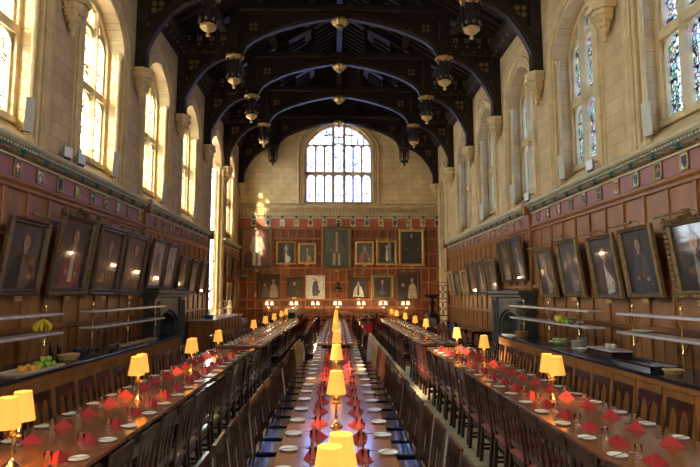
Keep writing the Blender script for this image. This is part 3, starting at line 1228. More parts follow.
# hanging gilt pendants
def make_pendant(mat_hi, mat_ring):
    r = thing('roof_pendant')
    q = MB()
    q.lathe([(0.24, 1.10), (0.30, 1.12), (0.31, 1.17), (0.36, 1.2), (0.36, 1.27), (0.3, 1.28), (0.2, 1.28)], 8)
    for k in range(8):
        a = k * PI / 4
        q.ball((0.34 * math.cos(a), 0.34 * math.sin(a), 1.24), 0.05, 6)
    q.build('crown', mat_hi, r)
    q = MB()
    q.lathe([(0.10, 0.42), (0.13, 0.6), (0.13, 1.1), (0.18, 1.22), (0.18, 1.6)], 8)
    for k in range(8):
        a = k * PI / 4
        x, y = math.cos(a), math.sin(a)
        q.tube([(0.28 * x, 0.28 * y, 0.5), (0.28 * x, 0.28 * y, 1.13)], 0.022, 6)
        q.tube([(0.12 * x, 0.12 * y, 0.85), (0.22 * x, 0.22 * y, 0.98), (0.28 * x, 0.28 * y, 1.06)], 0.02, 5)
    q.build('openwork_cage', M['black_oak'], r)
    q = MB()
    for k in range(8):
        a = k * PI / 4
        q.ball((0.28 * math.cos(a), 0.28 * math.sin(a), 0.47), 0.045, 6, 1.4)
    q.build('bead_ring', mat_ring, r)
    q = MB()
    q.lathe([(1e-4, 0.0), (0.05, 0.02), (0.07, 0.07), (0.04, 0.12), (0.06, 0.16), (0.18, 0.23), (0.25, 0.29), (0.26, 0.35), (0.2, 0.38), (0.12, 0.40)], 8)
    for k in range(8):
        a = k * PI / 4 + 0.39
        q.ball((0.19 * math.cos(a), 0.19 * math.sin(a), 0.35), 0.045, 6)
    q.build('finial_cup', mat_hi, r)
    return r


pp = Proto(make_pendant(M['gilt'], M['gilt_old']))
LRW = {-1: 'left', 1: 'right'}
for k, y in enumerate(TRUSS[4:8]):
    for sg in (-1, 1):
        pp.place((sg * 4.0, y, 9.82), label='gilt openwork pendant under the %s roof truss on the %s, %s from the camera' % ('left' if sg < 0 else 'right', LRW[sg], ORD[k]) if False else
                 'gilt lantern-shaped roof pendant hanging on the %s, %s from the camera' % (LRW[sg], ORD[k]), cat='pendant', group='gilt roof pendants')
pd = Proto(make_pendant(M['bronze'], M['gilt_old']))
for sg in (-1, 1):
    pd.place((sg * 4.0, 33.45, 9.82), label='dark roof pendant close to the end wall, %s of the great window' % LRW[sg], cat='pendant', group='dark roof pendants')
# centre bosses
r = thing('roof_boss')
q = MB()
q.lathe([(1e-4, 0), (0.08, 0.02), (0.16, 0.08), (0.18, 0.12)], 8)
q.build('lower_cup', M['gilt_old'], r)
q = MB()
q.lathe([(0.16, 0.12), (0.22, 0.15), (0.30, 0.24), (0.31, 0.34), (0.24, 0.42), (0.12, 0.46)], 10)
for k in range(10):
    a = k * PI / 5
    q.ball((0.30 * math.cos(a), 0.30 * math.sin(a), 0.29), 0.06, 6)
q.build('leafy_crown', M['gilt'], r)
q = MB()
q.lathe([(0.06, 0.4), (0.05, 0.5), (0.08, 0.56)], 8)
q.build('stem', M['black_oak'], r)
pb = Proto(r)
for k, y in enumerate(TRUSS[5:9]):
    pb.place((0, min(y, 33.55), 12.22), label='gilt carved boss at the crown of the roof arches, %s from the camera' % ORD[k], cat='roof boss', group='gilt roof bosses')

# stone corbels
r = thing('stone_corbel')
q = MB()
q.lathe([(0.34, 0.72), (0.36, 0.78), (0.36, 0.85), (0.31, 0.88), (0.33, 0.94), (0.37, 1.0)], 8, a0=PI / 8)
q.build('cap', M['stone'], r)
q = MB()
q.lathe([(1e-4, 0), (0.05, 0.03), (0.06, 0.1), (0.035, 0.14), (0.08, 0.2), (0.11, 0.32), (0.15, 0.36), (0.15, 0.42), (0.2, 0.5), (0.27, 0.56), (0.28, 0.6), (0.25, 0.64), (0.27, 0.72)], 8, a0=PI / 8)
for j, (rr_, zz, n) in enumerate(((0.09, 0.25, 7), (0.14, 0.36, 9), (0.2, 0.48, 11), (0.27, 0.58, 14))):
    for k in range(n):
        a = 2 * PI * k / n + j
        q.ball((rr_ * math.cos(a), rr_ * math.sin(a), zz), 0.032, 6)
q.build('carved_body', M['stone'], r)
for ob in [o for o in COL.objects if o.parent == r]:
    for v in ob.data.vertices:
        v.co.y = min(v.co.y, 0.165)
pc = Proto(r)
for sg in (-1, 1):
    for k, y in enumerate(TRUSS[3:8]):
        pc.place((sg * 5.93, y, 7.74), rz=-sg * PI / 2, label='carved stone corbel under a roof truss, %s from the camera on the %s wall' % (ORD[k], LRW[sg]), cat='corbel', group='stone corbels')
    pc.place((sg * 5.93, 33.60, 7.74), rz=-sg * PI / 2, label='carved stone corbel in the far %s corner beside the end wall' % LRW[sg], cat='corbel', group='stone corbels')


# ------------------------------------------------------------------ fireplaces
def make_fireplace(sg):
    q0 = thing('fireplace')
    X = lambda x: sg * x
    yc = 18.75
    q = MB()
    q.cb(X(6.05), yc - 1.75, 2.10, X(5.42), yc + 1.75, 2.24, 0.03)
    q.cb(X(6.05), yc - 1.68, 2.0, X(5.5), yc + 1.68, 2.12, 0.03)
    q.build('mantel_shelf', M['fp'], q0)
    q = MB()
    for e in (-1, 1):
        q.cb(X(6.05), yc + e * 1.6, 0, X(5.56), yc + e * 1.12, 2.02, 0.03)
        q.cb(X(6.05), yc + e * 1.66, 0, X(5.5), yc + e * 1.06, 0.25, 0.03)
        q.tube([(X(5.54), yc + e * 1.3, 0.25), (X(5.54), yc + e * 1.3, 1.9)], 0.05, 8)
        q.tube([(X(5.54), yc + e * 1.48, 0.25), (X(5.54), yc + e * 1.48, 1.9)], 0.05, 8)
    a = arch(yc, 1.12, 1.1, 1.62)
    q.band(a, [(p[0], 2.02) for p in a], side(sg), 5.62, 6.05)
    a2 = arch(yc, 1.0, 1.1, 1.52)
    q.band([(yc - 1.12, 0)] + a + [(yc + 1.12, 0)], [(yc - 1.0, 0)] + a2 + [(yc + 1.0, 0)], side(sg), 5.7, 6.0)
    q.build('surround', M['fp'], q0)
    q = MB()
    q.b(X(6.05), yc - 1.12, 0, X(6.0), yc + 1.12, 1.7)
    q.build('fireback', M['soot'], q0)
    q = MB()
    for k in range(9):
        q.tube([(X(5.75), yc - 0.5 + k * 0.125, 0.1), (X(5.75), yc - 0.5 + k * 0.125, 0.5)], 0.012, 6)
    q.b(X(5.77), yc - 0.55, 0.46, X(5.73), yc + 0.55, 0.5)
    q.b(X(5.77), yc - 0.55, 0.1, X(5.73), yc + 0.55, 0.14)
    q.b(X(5.77), yc - 0.55, 0.0, X(5.73), yc - 0.5, 0.5)
    q.b(X(5.77), yc + 0.55, 0.0, X(5.73), yc + 0.5, 0.5)
    q.build('fire_grate', M['iron'], q0)
    return q0


tag(make_fireplace(-1), 'dark stone fireplace with arched opening on the left wall', 'fireplace')
tag(make_fireplace(1), 'greenish grey marble fireplace with arched opening on the right wall', 'fireplace')


# ------------------------------------------------------------------ portraits
def ell(cx, cz, rx, rz, n=14, a0=0, a1=2 * PI):
    return [(cx + rx * math.cos(a0 + (a1 - a0) * i / n), cz + rz * math.sin(a0 + (a1 - a0) * i / n)) for i in range(n + (0 if abs(a1 - a0 - 2 * PI) < 1e-6 else 1))]


def make_portrait(w, h, fw, fdepth, fmat, pose, bg, robe, trim, skin=(0.42, 0.24, 0.15), hair=(0.08, 0.05, 0.03), accents=None,
                  ornate=False, light=True, plaque=True, seed=0):
    """local frame: x right, z up from the bottom edge, facing -y"""
    rnd = random.Random(seed)
    r = thing('portrait')
    loops = [(0, 0.0), (0, -fdepth * 0.75), (fw * 0.25, -fdepth), (fw * 0.5, -fdepth * 0.65), (fw * 0.8, -fdepth * 0.85), (fw, -fdepth * 0.45), (fw, -0.01)]
    q = MB()
    vs, fs = [], []
    for ins, y in loops:
        vs += [(-w / 2 + ins, y, ins), (w / 2 - ins, y, ins), (w / 2 - ins, y, h - ins), (-w / 2 + ins, y, h - ins)]
    for i in range(len(loops) - 1):
        for k in range(4):
            fs.append((i * 4 + k, i * 4 + (k + 1) % 4, (i + 1) * 4 + (k + 1) % 4, (i + 1) * 4 + k))
    fs.append((0, 1, 2, 3))
    q.add(vs, fs)
    if ornate:
        n1, n2 = int(w / 0.09), int(h / 0.09)
        for k in range(n1 + 1):
            for z in (fw * 0.4, h - fw * 0.4):
                q.ball((-w / 2 + w * k / n1, -fdepth * 0.85, z), fw * 0.36, 6)
        for k in range(n2 + 1):
            for x in (-w / 2 + fw * 0.4, w / 2 - fw * 0.4):
                q.ball((x, -fdepth * 0.85, h * k / n2), fw * 0.36, 6)
        q.ball((0, -fdepth * 0.8, h + 0.02), fw * 0.8, 8)
    else:
        for x in (-w / 2 + fw * 0.5, w / 2 - fw * 0.5):
            for z in (fw * 0.5, h - fw * 0.5):
                q.ball((x, -fdepth * 0.7, z), fw * 0.42, 6)
    frame_ob = q.build('frame', fmat, r)
    c = MB()
    L = [0]

    def lay(poly, col):
        L[0] += 1
        c.prism([(x, z) for x, z in poly], lambda u, v, wv: (u, wv, v), -0.02, -0.02 - 0.0012 * L[0], col=col)
    iw, ih = w / 2 - fw * 0.9, h - 2 * fw * 0.9
    z0 = fw * 0.9
    c.prism([(-iw, z0), (iw, z0), (iw, z0 + ih), (-iw, z0 + ih)], lambda u, v, wv: (u, wv, v), -0.0115, -0.02, col=bg)
    P = lambda x, z: (x * iw, z0 + z * ih)
    dk = tuple(v * 0.5 for v in bg)
    lt = tuple(min(1, v * 1.8 + 0.01) for v in bg)
    q4 = lambda a, b2, c2, d2: [P(a, b2), P(c2, b2), P(c2, d2), P(a, d2)]
    s = iw
    if pose == 'full':
        lay(q4(-1, 0, 1, 0.14), dk)
        lay([P(-1, 0.3), P(-0.45, 0.5), P(-0.3, 1), P(-1, 1)], lt)
        lay([P(-0.34, 0.06), P(-0.12, 0.06), P(-0.08, 0.45), P(-0.3, 0.45)], trim)
        lay([P(0.1, 0.05), P(0.3, 0.05), P(0.28, 0.45), P(0.06, 0.45)], trim)
        lay([P(-0.45, 0.38), P(0.42, 0.36), P(0.5, 0.6), P(0.34, 0.8), P(0, 0.84), P(-0.36, 0.8), P(-0.52, 0.6)], robe)
        lay([P(-0.08, 0.4), P(0.08, 0.4), P(0.1, 0.8), P(-0.1, 0.8)], trim)
        lay([P(0.3, 0.78), P(0.66, 0.5), P(0.56, 0.45), P(0.3, 0.62)], robe)
        lay([P(-0.34, 0.76), P(-0.6, 0.52), P(-0.48, 0.44), P(-0.3, 0.6)], robe)
        lay(ell(0.6 * iw, z0 + 0.46 * ih, 0.06 * s, 0.06 * s), skin)
        lay(ell(-0.5 * iw, z0 + 0.46 * ih, 0.06 * s, 0.06 * s), skin)
        hx, hz, hr = 0, 0.875, 0.14
    elif pose == 'seated':
        lay([P(-0.7, 0.0), P(0.8, 0.0), P(0.8, 0.5), P(0.6, 0.66), P(-0.6, 0.66), P(-0.75, 0.4)], dk)
        lay([P(-0.7, 0.0), P(0.75, 0.0), P(0.62, 0.32), P(0.4, 0.56), P(0.12, 0.66), P(-0.15, 0.66), P(-0.42, 0.55), P(-0.6, 0.32)], robe)
        lay([P(-0.12, 0.1), P(0.15, 0.1), P(0.1, 0.64), P(-0.1, 0.64)], trim)
        lay(ell(-0.3 * iw, z0 + 0.24 * ih, 0.1 * s, 0.07 * s), skin)
        lay(ell(0.34 * iw, z0 + 0.22 * ih, 0.1 * s, 0.07 * s), skin)
        hx, hz, hr = 0, 0.76, 0.19
    elif pose == 'half':
        lay([P(-0.8, 0.0), P(0.85, 0.0), P(0.66, 0.36), P(0.34, 0.55), P(0.1, 0.6), P(-0.12, 0.6), P(-0.4, 0.52), P(-0.68, 0.32)], robe)
        lay([P(-0.1, 0.0), P(0.5, 0.05), P(0.56, 0.26), P(0.1, 0.44), P(-0.06, 0.58)], trim)
        lay(ell(0.5 * iw, z0 + 0.2 * ih, 0.13 * s, 0.08 * s), skin)
        hx, hz, hr = 0.02, 0.72, 0.22
    elif pose == 'pair':
        lay([P(-0.9, 0.0), P(0.1, 0.0), P(-0.05, 0.4), P(-0.3, 0.5), P(-0.75, 0.42)], robe)
        lay(ell(-0.45 * iw, z0 + 0.56 * ih, 0.14 * s, 0.17 * s), skin)
        lay([P(0.0, 0.0), P(0.95, 0.0), P(0.85, 0.5), P(0.5, 0.66), P(0.15, 0.52)], trim)
        hx, hz, hr = 0.45, 0.76, 0.17
    else:  # sketch on a white ground
        lay([P(-0.3, 0.1), P(0.3, 0.1), P(0.36, 0.5), P(0.2, 0.76), P(-0.2, 0.76), P(-0.36, 0.45)], robe)
        lay([P(-0.34, 0.25), P(0.4, 0.2), P(0.6, 0.3), P(0.3, 0.4), P(-0.4, 0.4)], trim)
        hx, hz, hr = 0, 0.83, 0.12
    cx_, cz_ = hx * iw, z0 + hz * ih
    lay(ell(cx_, cz_ + hr * s * 0.2, hr * s * 1.18, hr * s * 1.35), hair)
    lay([(cx_ - hr * s * 0.45, cz_ - hr * s * 1.7), (cx_ + hr * s * 0.45, cz_ - hr * s * 1.7), (cx_ + hr * s * 0.4, cz_ - hr * s * 0.6), (cx_ - hr * s * 0.4, cz_ - hr * s * 0.6)], tuple(v * 0.8 for v in skin))
    lay(ell(cx_, cz_, hr * s * 0.85, hr * s * 1.15), skin)
    dsk = tuple(v * 0.3 for v in skin)
    for e in (-1, 1):
        lay(ell(cx_ + e * hr * s * 0.33, cz_ + hr * s * 0.15, hr * s * 0.13, hr * s * 0.08, 6), dsk)
    lay([(cx_, cz_ + 0.1 * hr * s), (cx_ + 0.12 * hr * s, cz_ - 0.25 * hr * s), (cx_ - 0.08 * hr * s, cz_ - 0.25 * hr * s)], tuple(v * 0.75 for v in skin))
    lay(ell(cx_, cz_ - 0.52 * hr * s, hr * s * 0.25, hr * s * 0.07, 6), (0.25, 0.06, 0.05))
    if accents:
        for (ax, az, aw, ah, ac) in accents:
            lay([P(ax - aw, az - ah), P(ax + aw, az - ah), P(ax + aw, az + ah), P(ax - aw, az + ah)], ac)
    c.build('canvas', M['paint'], r)
    if plaque:
        q = MB()
        q.cb(-0.11, -fdepth * 0.9, -0.10, 0.11, -fdepth * 0.6, -0.01, 0.004)
        q.build('nameplate', M['gilt'], frame_ob, label='small gilt nameplate')
    if light:
        q = MB()
        lw = w * 0.36
        q.tube([(-lw, -0.30, h + 0.06), (lw, -0.30, h + 0.06)], 0.022, 8)
        for e in (-1, 1):
            q.tube([(e * lw * 0.5, 0.0, h - 0.02), (e * lw * 0.5, -0.04, h + 0.07), (e * lw * 0.5, -0.16, h + 0.10), (e * lw * 0.5, -0.30, h + 0.06)], 0.008, 6)
        q.build('picture_light', M['gilt_old'], r, label='brass picture light on a curved arm')
    return r


DK = (0.018, 0.014, 0.012)
GR = (0.02, 0.032, 0.028)
BR = (0.05, 0.028, 0.015)
RD = (0.22, 0.02, 0.015)
BK = (0.008, 0.008, 0.010)
WH = (0.55, 0.52, 0.44)
TAN = (0.2, 0.13, 0.08)
BL = (0.04, 0.05, 0.10)
FAR = [  # x0, x1, z0, z1, frame, fwidth, ornate, pose, bg, robe, trim, label
    (-5.84, -4.01, 3.54, 6.12, 'gilt_old', 0.14, False, 'full', (0.16, 0.05, 0.03), (0.34, 0.32, 0.26), WH, 'largest left-hand end-wall portrait, a standing figure in silvery robes against red drapery'),
    (-3.77, -2.59, 3.86, 5.27, 'gilt', 0.10, False, 'half', BK, BK, WH, 'half-length portrait of a dark-robed sitter with a white sleeve, gilt frame'),
    (-2.44, -1.36, 3.89, 5.17, 'gilt', 0.13, False, 'half', GR, (0.08, 0.05, 0.03), (0.34, 0.27, 0.16), 'small portrait of a woman with a pale ruff, broad gilt frame'),
    (-1.0, 0.78, 3.54, 6.15, 'gilt_old', 0.17, True, 'full', GR, (0.07, 0.035, 0.02), (0.3, 0.26, 0.18), 'large central portrait of a standing man with pale stockings in a carved frame'),
    (1.0, 2.14, 3.85, 5.3, 'gilt', 0.12, False, 'half', DK, (0.2, 0.06, 0.03), DK, 'small dark portrait with reddish robe, immediately right of the large central portrait'),
    (2.28, 3.56, 3.83, 5.36, 'gilt', 0.15, True, 'seated', BK, BK, WH, 'portrait of a seated cleric in black and white robes, ornate gilt frame'),
    (3.66, 5.22, 3.78, 6.03, 'gilt', 0.16, True, 'full', DK, BK, DK, 'large very dark portrait of a black-robed figure in a bright gilt frame, upper right'),
    (-4.82, -3.51, 1.78, 3.28, 'brown_frame', 0.09, False, 'pair', BR, (0.12, 0.09, 0.06), (0.28, 0.2, 0.13), 'dark painting with pale swirling drapery, leftmost of the lower end-wall row'),
    (-3.1, -2.2, 1.91, 3.07, 'brown_frame', 0.07, False, 'half', (0.03, 0.03, 0.012), DK, DK, 'small murky green portrait with a dim face, brown frame, lower row'),
    (-1.97, -0.81, 1.8, 3.21, 'white', 0.04, False, 'sketch', (0.62, 0.62, 0.58), (0.05, 0.06, 0.09), (0.06, 0.06, 0.09), 'modern portrait on a bright white ground with a dark seated figure'),
    (0.66, 1.72, 1.84, 3.05, 'brown_frame', 0.08, False, 'seated', DK, WH, BK, 'portrait of a cleric in broad white sleeves, grey-brown frame, lower row'),
    (1.96, 3.33, 1.73, 3.27, 'gilt_old', 0.19, False, 'seated', (0.02, 0.018, 0.022), BK, (0.05, 0.09, 0.28), 'portrait of a dark-suited sitter with a blue front, wide stepped wooden frame'),
    (3.47, 4.86, 1.71, 3.37, 'brown_frame', 0.10, False, 'pair', (0.035, 0.018, 0.012), BK, (0.4, 0.34, 0.2), 'portrait of two figures, one in a pale jacket, rightmost of the lower row'),
]
for i, (x0, x1, z0, z1, fm, fw, orn, pose, bg, rb, tr, lab) in enumerate(FAR):
    r = make_portrait(x1 - x0, z1 - z0, fw, 0.09, M[fm], pose, bg, rb, tr, ornate=orn, seed=i, hair=(0.35, 0.32, 0.28) if i == 0 else (0.06, 0.04, 0.03), light=i > 6 or i in (1, 5), plaque=fm != 'white')
    r.location = ((x0 + x1) / 2, 33.88, z0)
    tag(r, lab, 'painting')

SIDEP = [  # wall, y0, y1, z0, z1, frame, fw, ornate, pose, bg, robe, trim, label
    (-1, 9.62, 10.95, 2.11, 3.5, 'brown_frame', 0.12, False, 'half', (0.05, 0.045, 0.05), DK, (0.14, 0.1, 0.08), 'leaning dark portrait in a brown frame, nearest the camera on the left wall'),
    (-1, 11.3, 12.95, 2.1, 3.85, 'brown_frame', 0.17, True, 'seated', (0.035, 0.03, 0.03), (0.2, 0.03, 0.03), (0.5, 0.44, 0.4), 'leaning portrait of a sitter in red and white robes, heavy carved frame, left wall'),
    (-1, 13.2, 14.82, 2.1, 3.78, 'brown_frame', 0.16, False, 'seated', (0.04, 0.032, 0.04), (0.06, 0.03, 0.03), (0.12, 0.05, 0.04), 'leaning dim portrait third along the left wall, just beyond the red-robed sitter'),
    (-1, 14.9, 16.6, 2.09, 3.79, 'brown_frame', 0.14, False, 'seated', (0.03, 0.03, 0.04), (0.14, 0.04, 0.05), DK, 'leaning portrait in dull red clothing, last before the left fireplace'),
    (-1, 17.07, 18.45, 2.3, 3.82, 'brown_frame', 0.09, False, 'sketch', (0.3, 0.3, 0.32), (0.03, 0.03, 0.03), (0.05, 0.04, 0.04), 'leaning pale picture with a dark figure, first of two above the left fireplace'),
    (-1, 18.6, 19.8, 2.3, 3.8, 'brown_frame', 0.09, False, 'half', (0.28, 0.26, 0.28), (0.03, 0.03, 0.04), (0.3, 0.2, 0.12), 'leaning pale portrait, farther of two above the left fireplace'),
    (-1, 20.25, 21.55, 2.28, 3.49, 'brown_frame', 0.12, False, 'half', BR, DK, TAN, 'leaning brown portrait, first of three beyond the left fireplace'),
    (-1, 21.78, 23.05, 2.13, 3.47, 'brown_frame', 0.11, False, 'half', DK, BR, TAN, 'leaning dark portrait, middle of three beyond the left fireplace'),
    (-1, 23.34, 24.52, 2.1, 3.49, 'brown_frame', 0.11, False, 'half', DK, DK, RD, 'leaning dark portrait, last of three before the bay window'),
    (-1, 29.3, 30.3, 3.0, 4.1, 'gilt_old', 0.09, False, 'half', DK, BR, WH, 'small gilt-framed portrait beyond the bay window, upper nearer one'),
    (-1, 31.2, 32.3, 3.0, 4.1, 'brown_frame', 0.09, False, 'half', BR, DK, TAN, 'small brown-framed portrait beyond the bay window, upper farther one'),
    (-1, 29.3, 30.4, 1.4, 2.7, 'gilt', 0.08, False, 'half', (0.2, 0.14, 0.08), BR, TAN, 'pale gilt-framed portrait beyond the bay window, lower nearer one'),
    (-1, 31.1, 32.4, 1.35, 2.8, 'gilt_old', 0.09, False, 'half', BR, DK, WH, 'brown gilt-framed portrait beyond the bay window, lower farther one'),
    (1, 8.35, 9.68, 2.05, 3.42, 'gilt_old', 0.14, True, 'half', DK, BK, (0.25, 0.22, 0.16), 'leaning portrait in an ornate scrolled gilt frame, nearest the camera on the right wall'),
    (1, 10.08, 11.3, 2.07, 3.44, 'gilt_old', 0.09, False, 'seated', BK, (0.025, 0.03, 0.045), DK, 'leaning dark portrait in a plain gilt frame, second on the right wall'),
    (1, 11.52, 12.76, 2.04, 3.42, 'gilt_old', 0.09, False, 'half', BK, (0.07, 0.03, 0.03), WH, 'leaning portrait with a white collar and scroll-topped frame, third on the right wall'),
    (1, 13.3, 14.55, 2.07, 3.5, 'gilt_old', 0.10, False, 'half', (0.03, 0.03, 0.04), (0.03, 0.03, 0.05), (0.14, 0.13, 0.13), 'leaning portrait with a notched-corner frame, fourth on the right wall'),
    (1, 14.98, 16.18, 2.04, 3.39, 'gilt_old', 0.09, False, 'half', (0.05, 0.05, 0.045), DK, (0.35, 0.33, 0.28), 'leaning portrait, fifth on the right wall, just before the fireplace bay'),
    (1, 17.4, 18.6, 2.52, 3.94, 'brown_frame', 0.10, False, 'half', (0.02, 0.03, 0.04), (0.05, 0.05, 0.09), WH, 'leaning bluish portrait, nearer of two above the right fireplace'),
    (1, 18.76, 19.92, 2.52, 3.95, 'brown_frame', 0.09, False, 'half', (0.02, 0.03, 0.03), DK, TAN, 'leaning portrait, farther of two above the right fireplace'),
    (1, 20.5, 21.66, 2.08, 3.44, 'gilt_old', 0.10, False, 'seated', (0.03, 0.03, 0.035), BL, TAN, 'leaning portrait in blue-black clothes, first beyond the right fireplace'),
    (1, 22.0, 23.4, 2.09, 3.51, 'gilt_old', 0.09, False, 'seated', DK, (0.02, 0.02, 0.03), WH, 'leaning portrait with white bands, second beyond the right fireplace'),
    (1, 23.55, 24.92, 2.08, 3.46, 'brown_frame', 0.12, False, 'seated', DK, RD, RD, 'leaning portrait of a red-robed sitter, third beyond the right fireplace'),
    (1, 25.07, 26.32, 2.08, 3.22, 'gilt', 0.10, False, 'half', BR, RD, TAN, 'leaning reddish portrait in a gilt frame, fourth beyond the right fireplace'),
    (1, 26.56, 27.85, 2.07, 3.22, 'brown_frame', 0.08, False, 'half', (0.06, 0.08, 0.07), DK, TAN, 'leaning grey-green portrait, fifth beyond the right fireplace'),
    (1, 28.1, 29.2, 2.07, 3.26, 'gilt', 0.08, False, 'half', (0.12, 0.09, 0.06), BR, TAN, 'leaning pale portrait in a gilt frame, farthest along the right wall'),
]
for i, (sg, y0, y1, z0, z1, fm, fw, orn, pose, bg, rb, tr, lab) in enumerate(SIDEP):
    h = (z1 - z0) / math.cos(math.radians(8))
    small = sg < 0 and y0 > 29
    r = make_portrait(y1 - y0, h, fw, 0.09, M[fm], pose, bg, rb, tr, ornate=orn, seed=40 + i, light=not small, plaque=not small and not 17 < y0 < 19)
    r.location = (sg * 5.89, (y0 + y1) / 2, z0)
    r.rotation_euler = (math.radians(8 if not small else 4), 0, -sg * PI / 2)
    tag(r, lab, 'painting')


# ------------------------------------------------------------------ tables
def make_table(name, xc, w, y0, y1, m, label, z=0.76, group=None, z0=0.0, tk=0.05):
    r = thing(name, label, 'table', (xc, (y0 + y1) / 2, z0), group=group)
    hl = (y1 - y0) / 2
    nb = max(1, round((y1 - y0) / 4.5))
    q = MB()
    q.cb(-w / 2, -hl, z - tk, w / 2, hl, z, 0.008)
    q.build('tabletop', m, r)
    q = MB()
    for e in (-1, 1):
        q.b(e * (w / 2 - 0.12), -hl + 0.1, z - 0.13, e * (w / 2 - 0.15), hl - 0.1, z - 0.05)
        q.b(-w / 2 + 0.12, e * (hl - 0.1), z - 0.13, w / 2 - 0.12, e * (hl - 0.13), z - 0.05)
    q.build('apron', M['chair'], r)
    n = nb * 2
    for k in range(n + 1):
        y = -hl + 0.35 + (2 * hl - 0.7) * k / n
        q = MB()
        q.cb(-0.06, y - 0.05, 0.08, 0.06, y + 0.05, z - 0.12, 0.01)
        q.cb(-0.30, y - 0.05, 0, 0.30, y + 0.05, 0.08, 0.02)
        q.cb(-0.32, y - 0.05, z - 0.13, 0.32, y + 0.05, z - 0.05, 0.02)
        q.build('trestle', M['chair'], r)
    q = MB()
    q.cb(-0.03, -hl + 0.35, 0.2, 0.03, hl - 0.35, 0.3, 0.01)
    q.build('stretcher', M['chair'], r)
    return r


TB = {}
TB['near_c'] = (-0.095, 1.04, 1.6, 14.35)
TB['near_l'] = (-2.70, 1.12, 2.6, 14.4)
TB['near_r'] = (2.76, 1.12, 2.6, 14.6)
TB['far_c'] = (-0.13, 1.0, 15.5, 30.0)
TB['far_l'] = (-2.62, 1.14, 15.1, 29.6)
TB['far_r'] = (2.72, 1.1, 15.5, 29.8)
make_table('dining_table', *TB['near_c'], M['table'], 'long central dining table nearest the camera, set with red napkins')
make_table('dining_table', *TB['near_l'], M['table'], 'long dining table set with red napkins on the left beside the counter')
make_table('dining_table', *TB['near_r'], M['table'], 'long dining table set with red napkins on the right beside the counter')
make_table('dining_table', *TB['far_c'], M['table'], 'farther central dining table running up to the dais')
make_table('dining_table', *TB['far_l'], M['table_pale'], 'farther left dining table of worn pale wood')
make_table('dining_table', *TB['far_r'], M['table'], 'farther right dining table crowded with white plates')


# ------------------------------------------------------------------ chairs
def chair_back(mb, W, zt, zb, nop, thick=0.018, rake=0.13):
    fn = lambda u, v, w: (-0.20 - max(0, v - 0.45) * rake + w, u, v)
    post = 0.042
    inner = W - 2 * post
    sl = 0.036
    ow = (inner - sl * (nop - 1)) / nop
    rail_z = zt - (0.21 if nop > 2 else 0.20)
    low = []
    x = -inner / 2
    for k in range(nop):
        for i in range(7):
            t = i / 6
            u = x + ow * t
            hgt = 1 - abs(2 * t - 1) ** (1.7 if nop > 2 else 2.6)
            low.append((u, rail_z + 0.115 * hgt))
        x += ow
        if k < nop - 1:
            low.append((x, rail_z))
            x += sl
            low.append((x, rail_z))
    top = [(-W / 2, zt), (W / 2, zt)]
    ded = []
    for p in low:
        if not ded or (abs(p[0] - ded[-1][0]) > 1e-6 or abs(p[1] - ded[-1][1]) > 1e-6):
            ded.append(p)
    up = [(u, zt - 0.01) for u, v in ded]
    mb.band(up, ded, fn, 0, thick)
    mb.prism([(-W / 2 - 0.004, zt - 0.03), (W / 2 + 0.004, zt - 0.03), (W / 2 + 0.004, zt), (W / 2 - 0.01, zt + 0.012), (-W / 2 + 0.01, zt + 0.012), (-W / 2 - 0.004, zt)], fn, -0.004, thick + 0.004)
    for e in (-1, 1):
        a, b2 = sorted((e * W / 2, e * (W / 2 - post)))
        mb.prism([(a, zb), (b2, zb), (b2, zt), (a, zt)], fn, -0.004, thick + 0.004)
    x = -inner / 2 + ow
    for k in range(nop - 1):
        mb.prism([(x, 0.58), (x + sl, 0.58), (x + sl, rail_z + 0.02), (x, rail_z + 0.02)], fn, 0.002, thick - 0.002)
        x += sl + ow
    mb.prism([(-inner / 2, 0.53), (inner / 2, 0.53), (inner / 2, 0.60), (-inner / 2, 0.60)], fn, 0, thick)


def make_chair(wood, seatm, nop, zt=1.0, W=0.45):
    r = thing('dining_chair')
    q = MB()
    q.cb(-0.215, -0.225, 0.43, 0.235, 0.225, 0.475, 0.014)
    q.build('seat', seatm, r)
    q = MB()
    for e in (-1, 1):
        q.b(-0.19, e * 0.215, 0.36, 0.2, e * 0.19, 0.43)
    q.b(0.19, -0.2, 0.36, 0.215, 0.2, 0.43)
    q.b(-0.2, -0.2, 0.36, -0.175, 0.2, 0.43)
    q.build('seat_frame', wood, r)
    q = MB()
    chair_back(q, W, zt, 0.43, nop)
    q.build('backrest', wood, r)
    for sx in (-1, 1):
        for sy in (-1, 1):
            q = MB()
            x = 0.2 if sx > 0 else -0.2
            if sx < 0:
                q.prism([(-0.25, 0), (-0.205, 0), (-0.165, 0.43), (-0.21, 0.43)], lambda u, v, w, sy=sy: (u, sy * 0.212 + w, v), -0.02, 0.02)
            else:
                q.prism([(0.185, 0), (0.215, 0), (0.22, 0.43), (0.18, 0.43)], lambda u, v, w, sy=sy: (u, sy * 0.205 + w, v), -0.02, 0.02)
            q.build('leg', wood, r)
    for sy in (-1, 1):
        q = MB()
        q.b(-0.21, sy * 0.215, 0.14, 0.2, sy * 0.195, 0.17)
        q.build('stretcher', wood, r)
    q = MB()
    q.b(-0.02, -0.2, 0.14, 0.01, 0.2, 0.17)
    q.b(0.19, -0.2, 0.24, 0.21, 0.2, 0.265)
    q.build('cross_rail', wood, r)
    return r


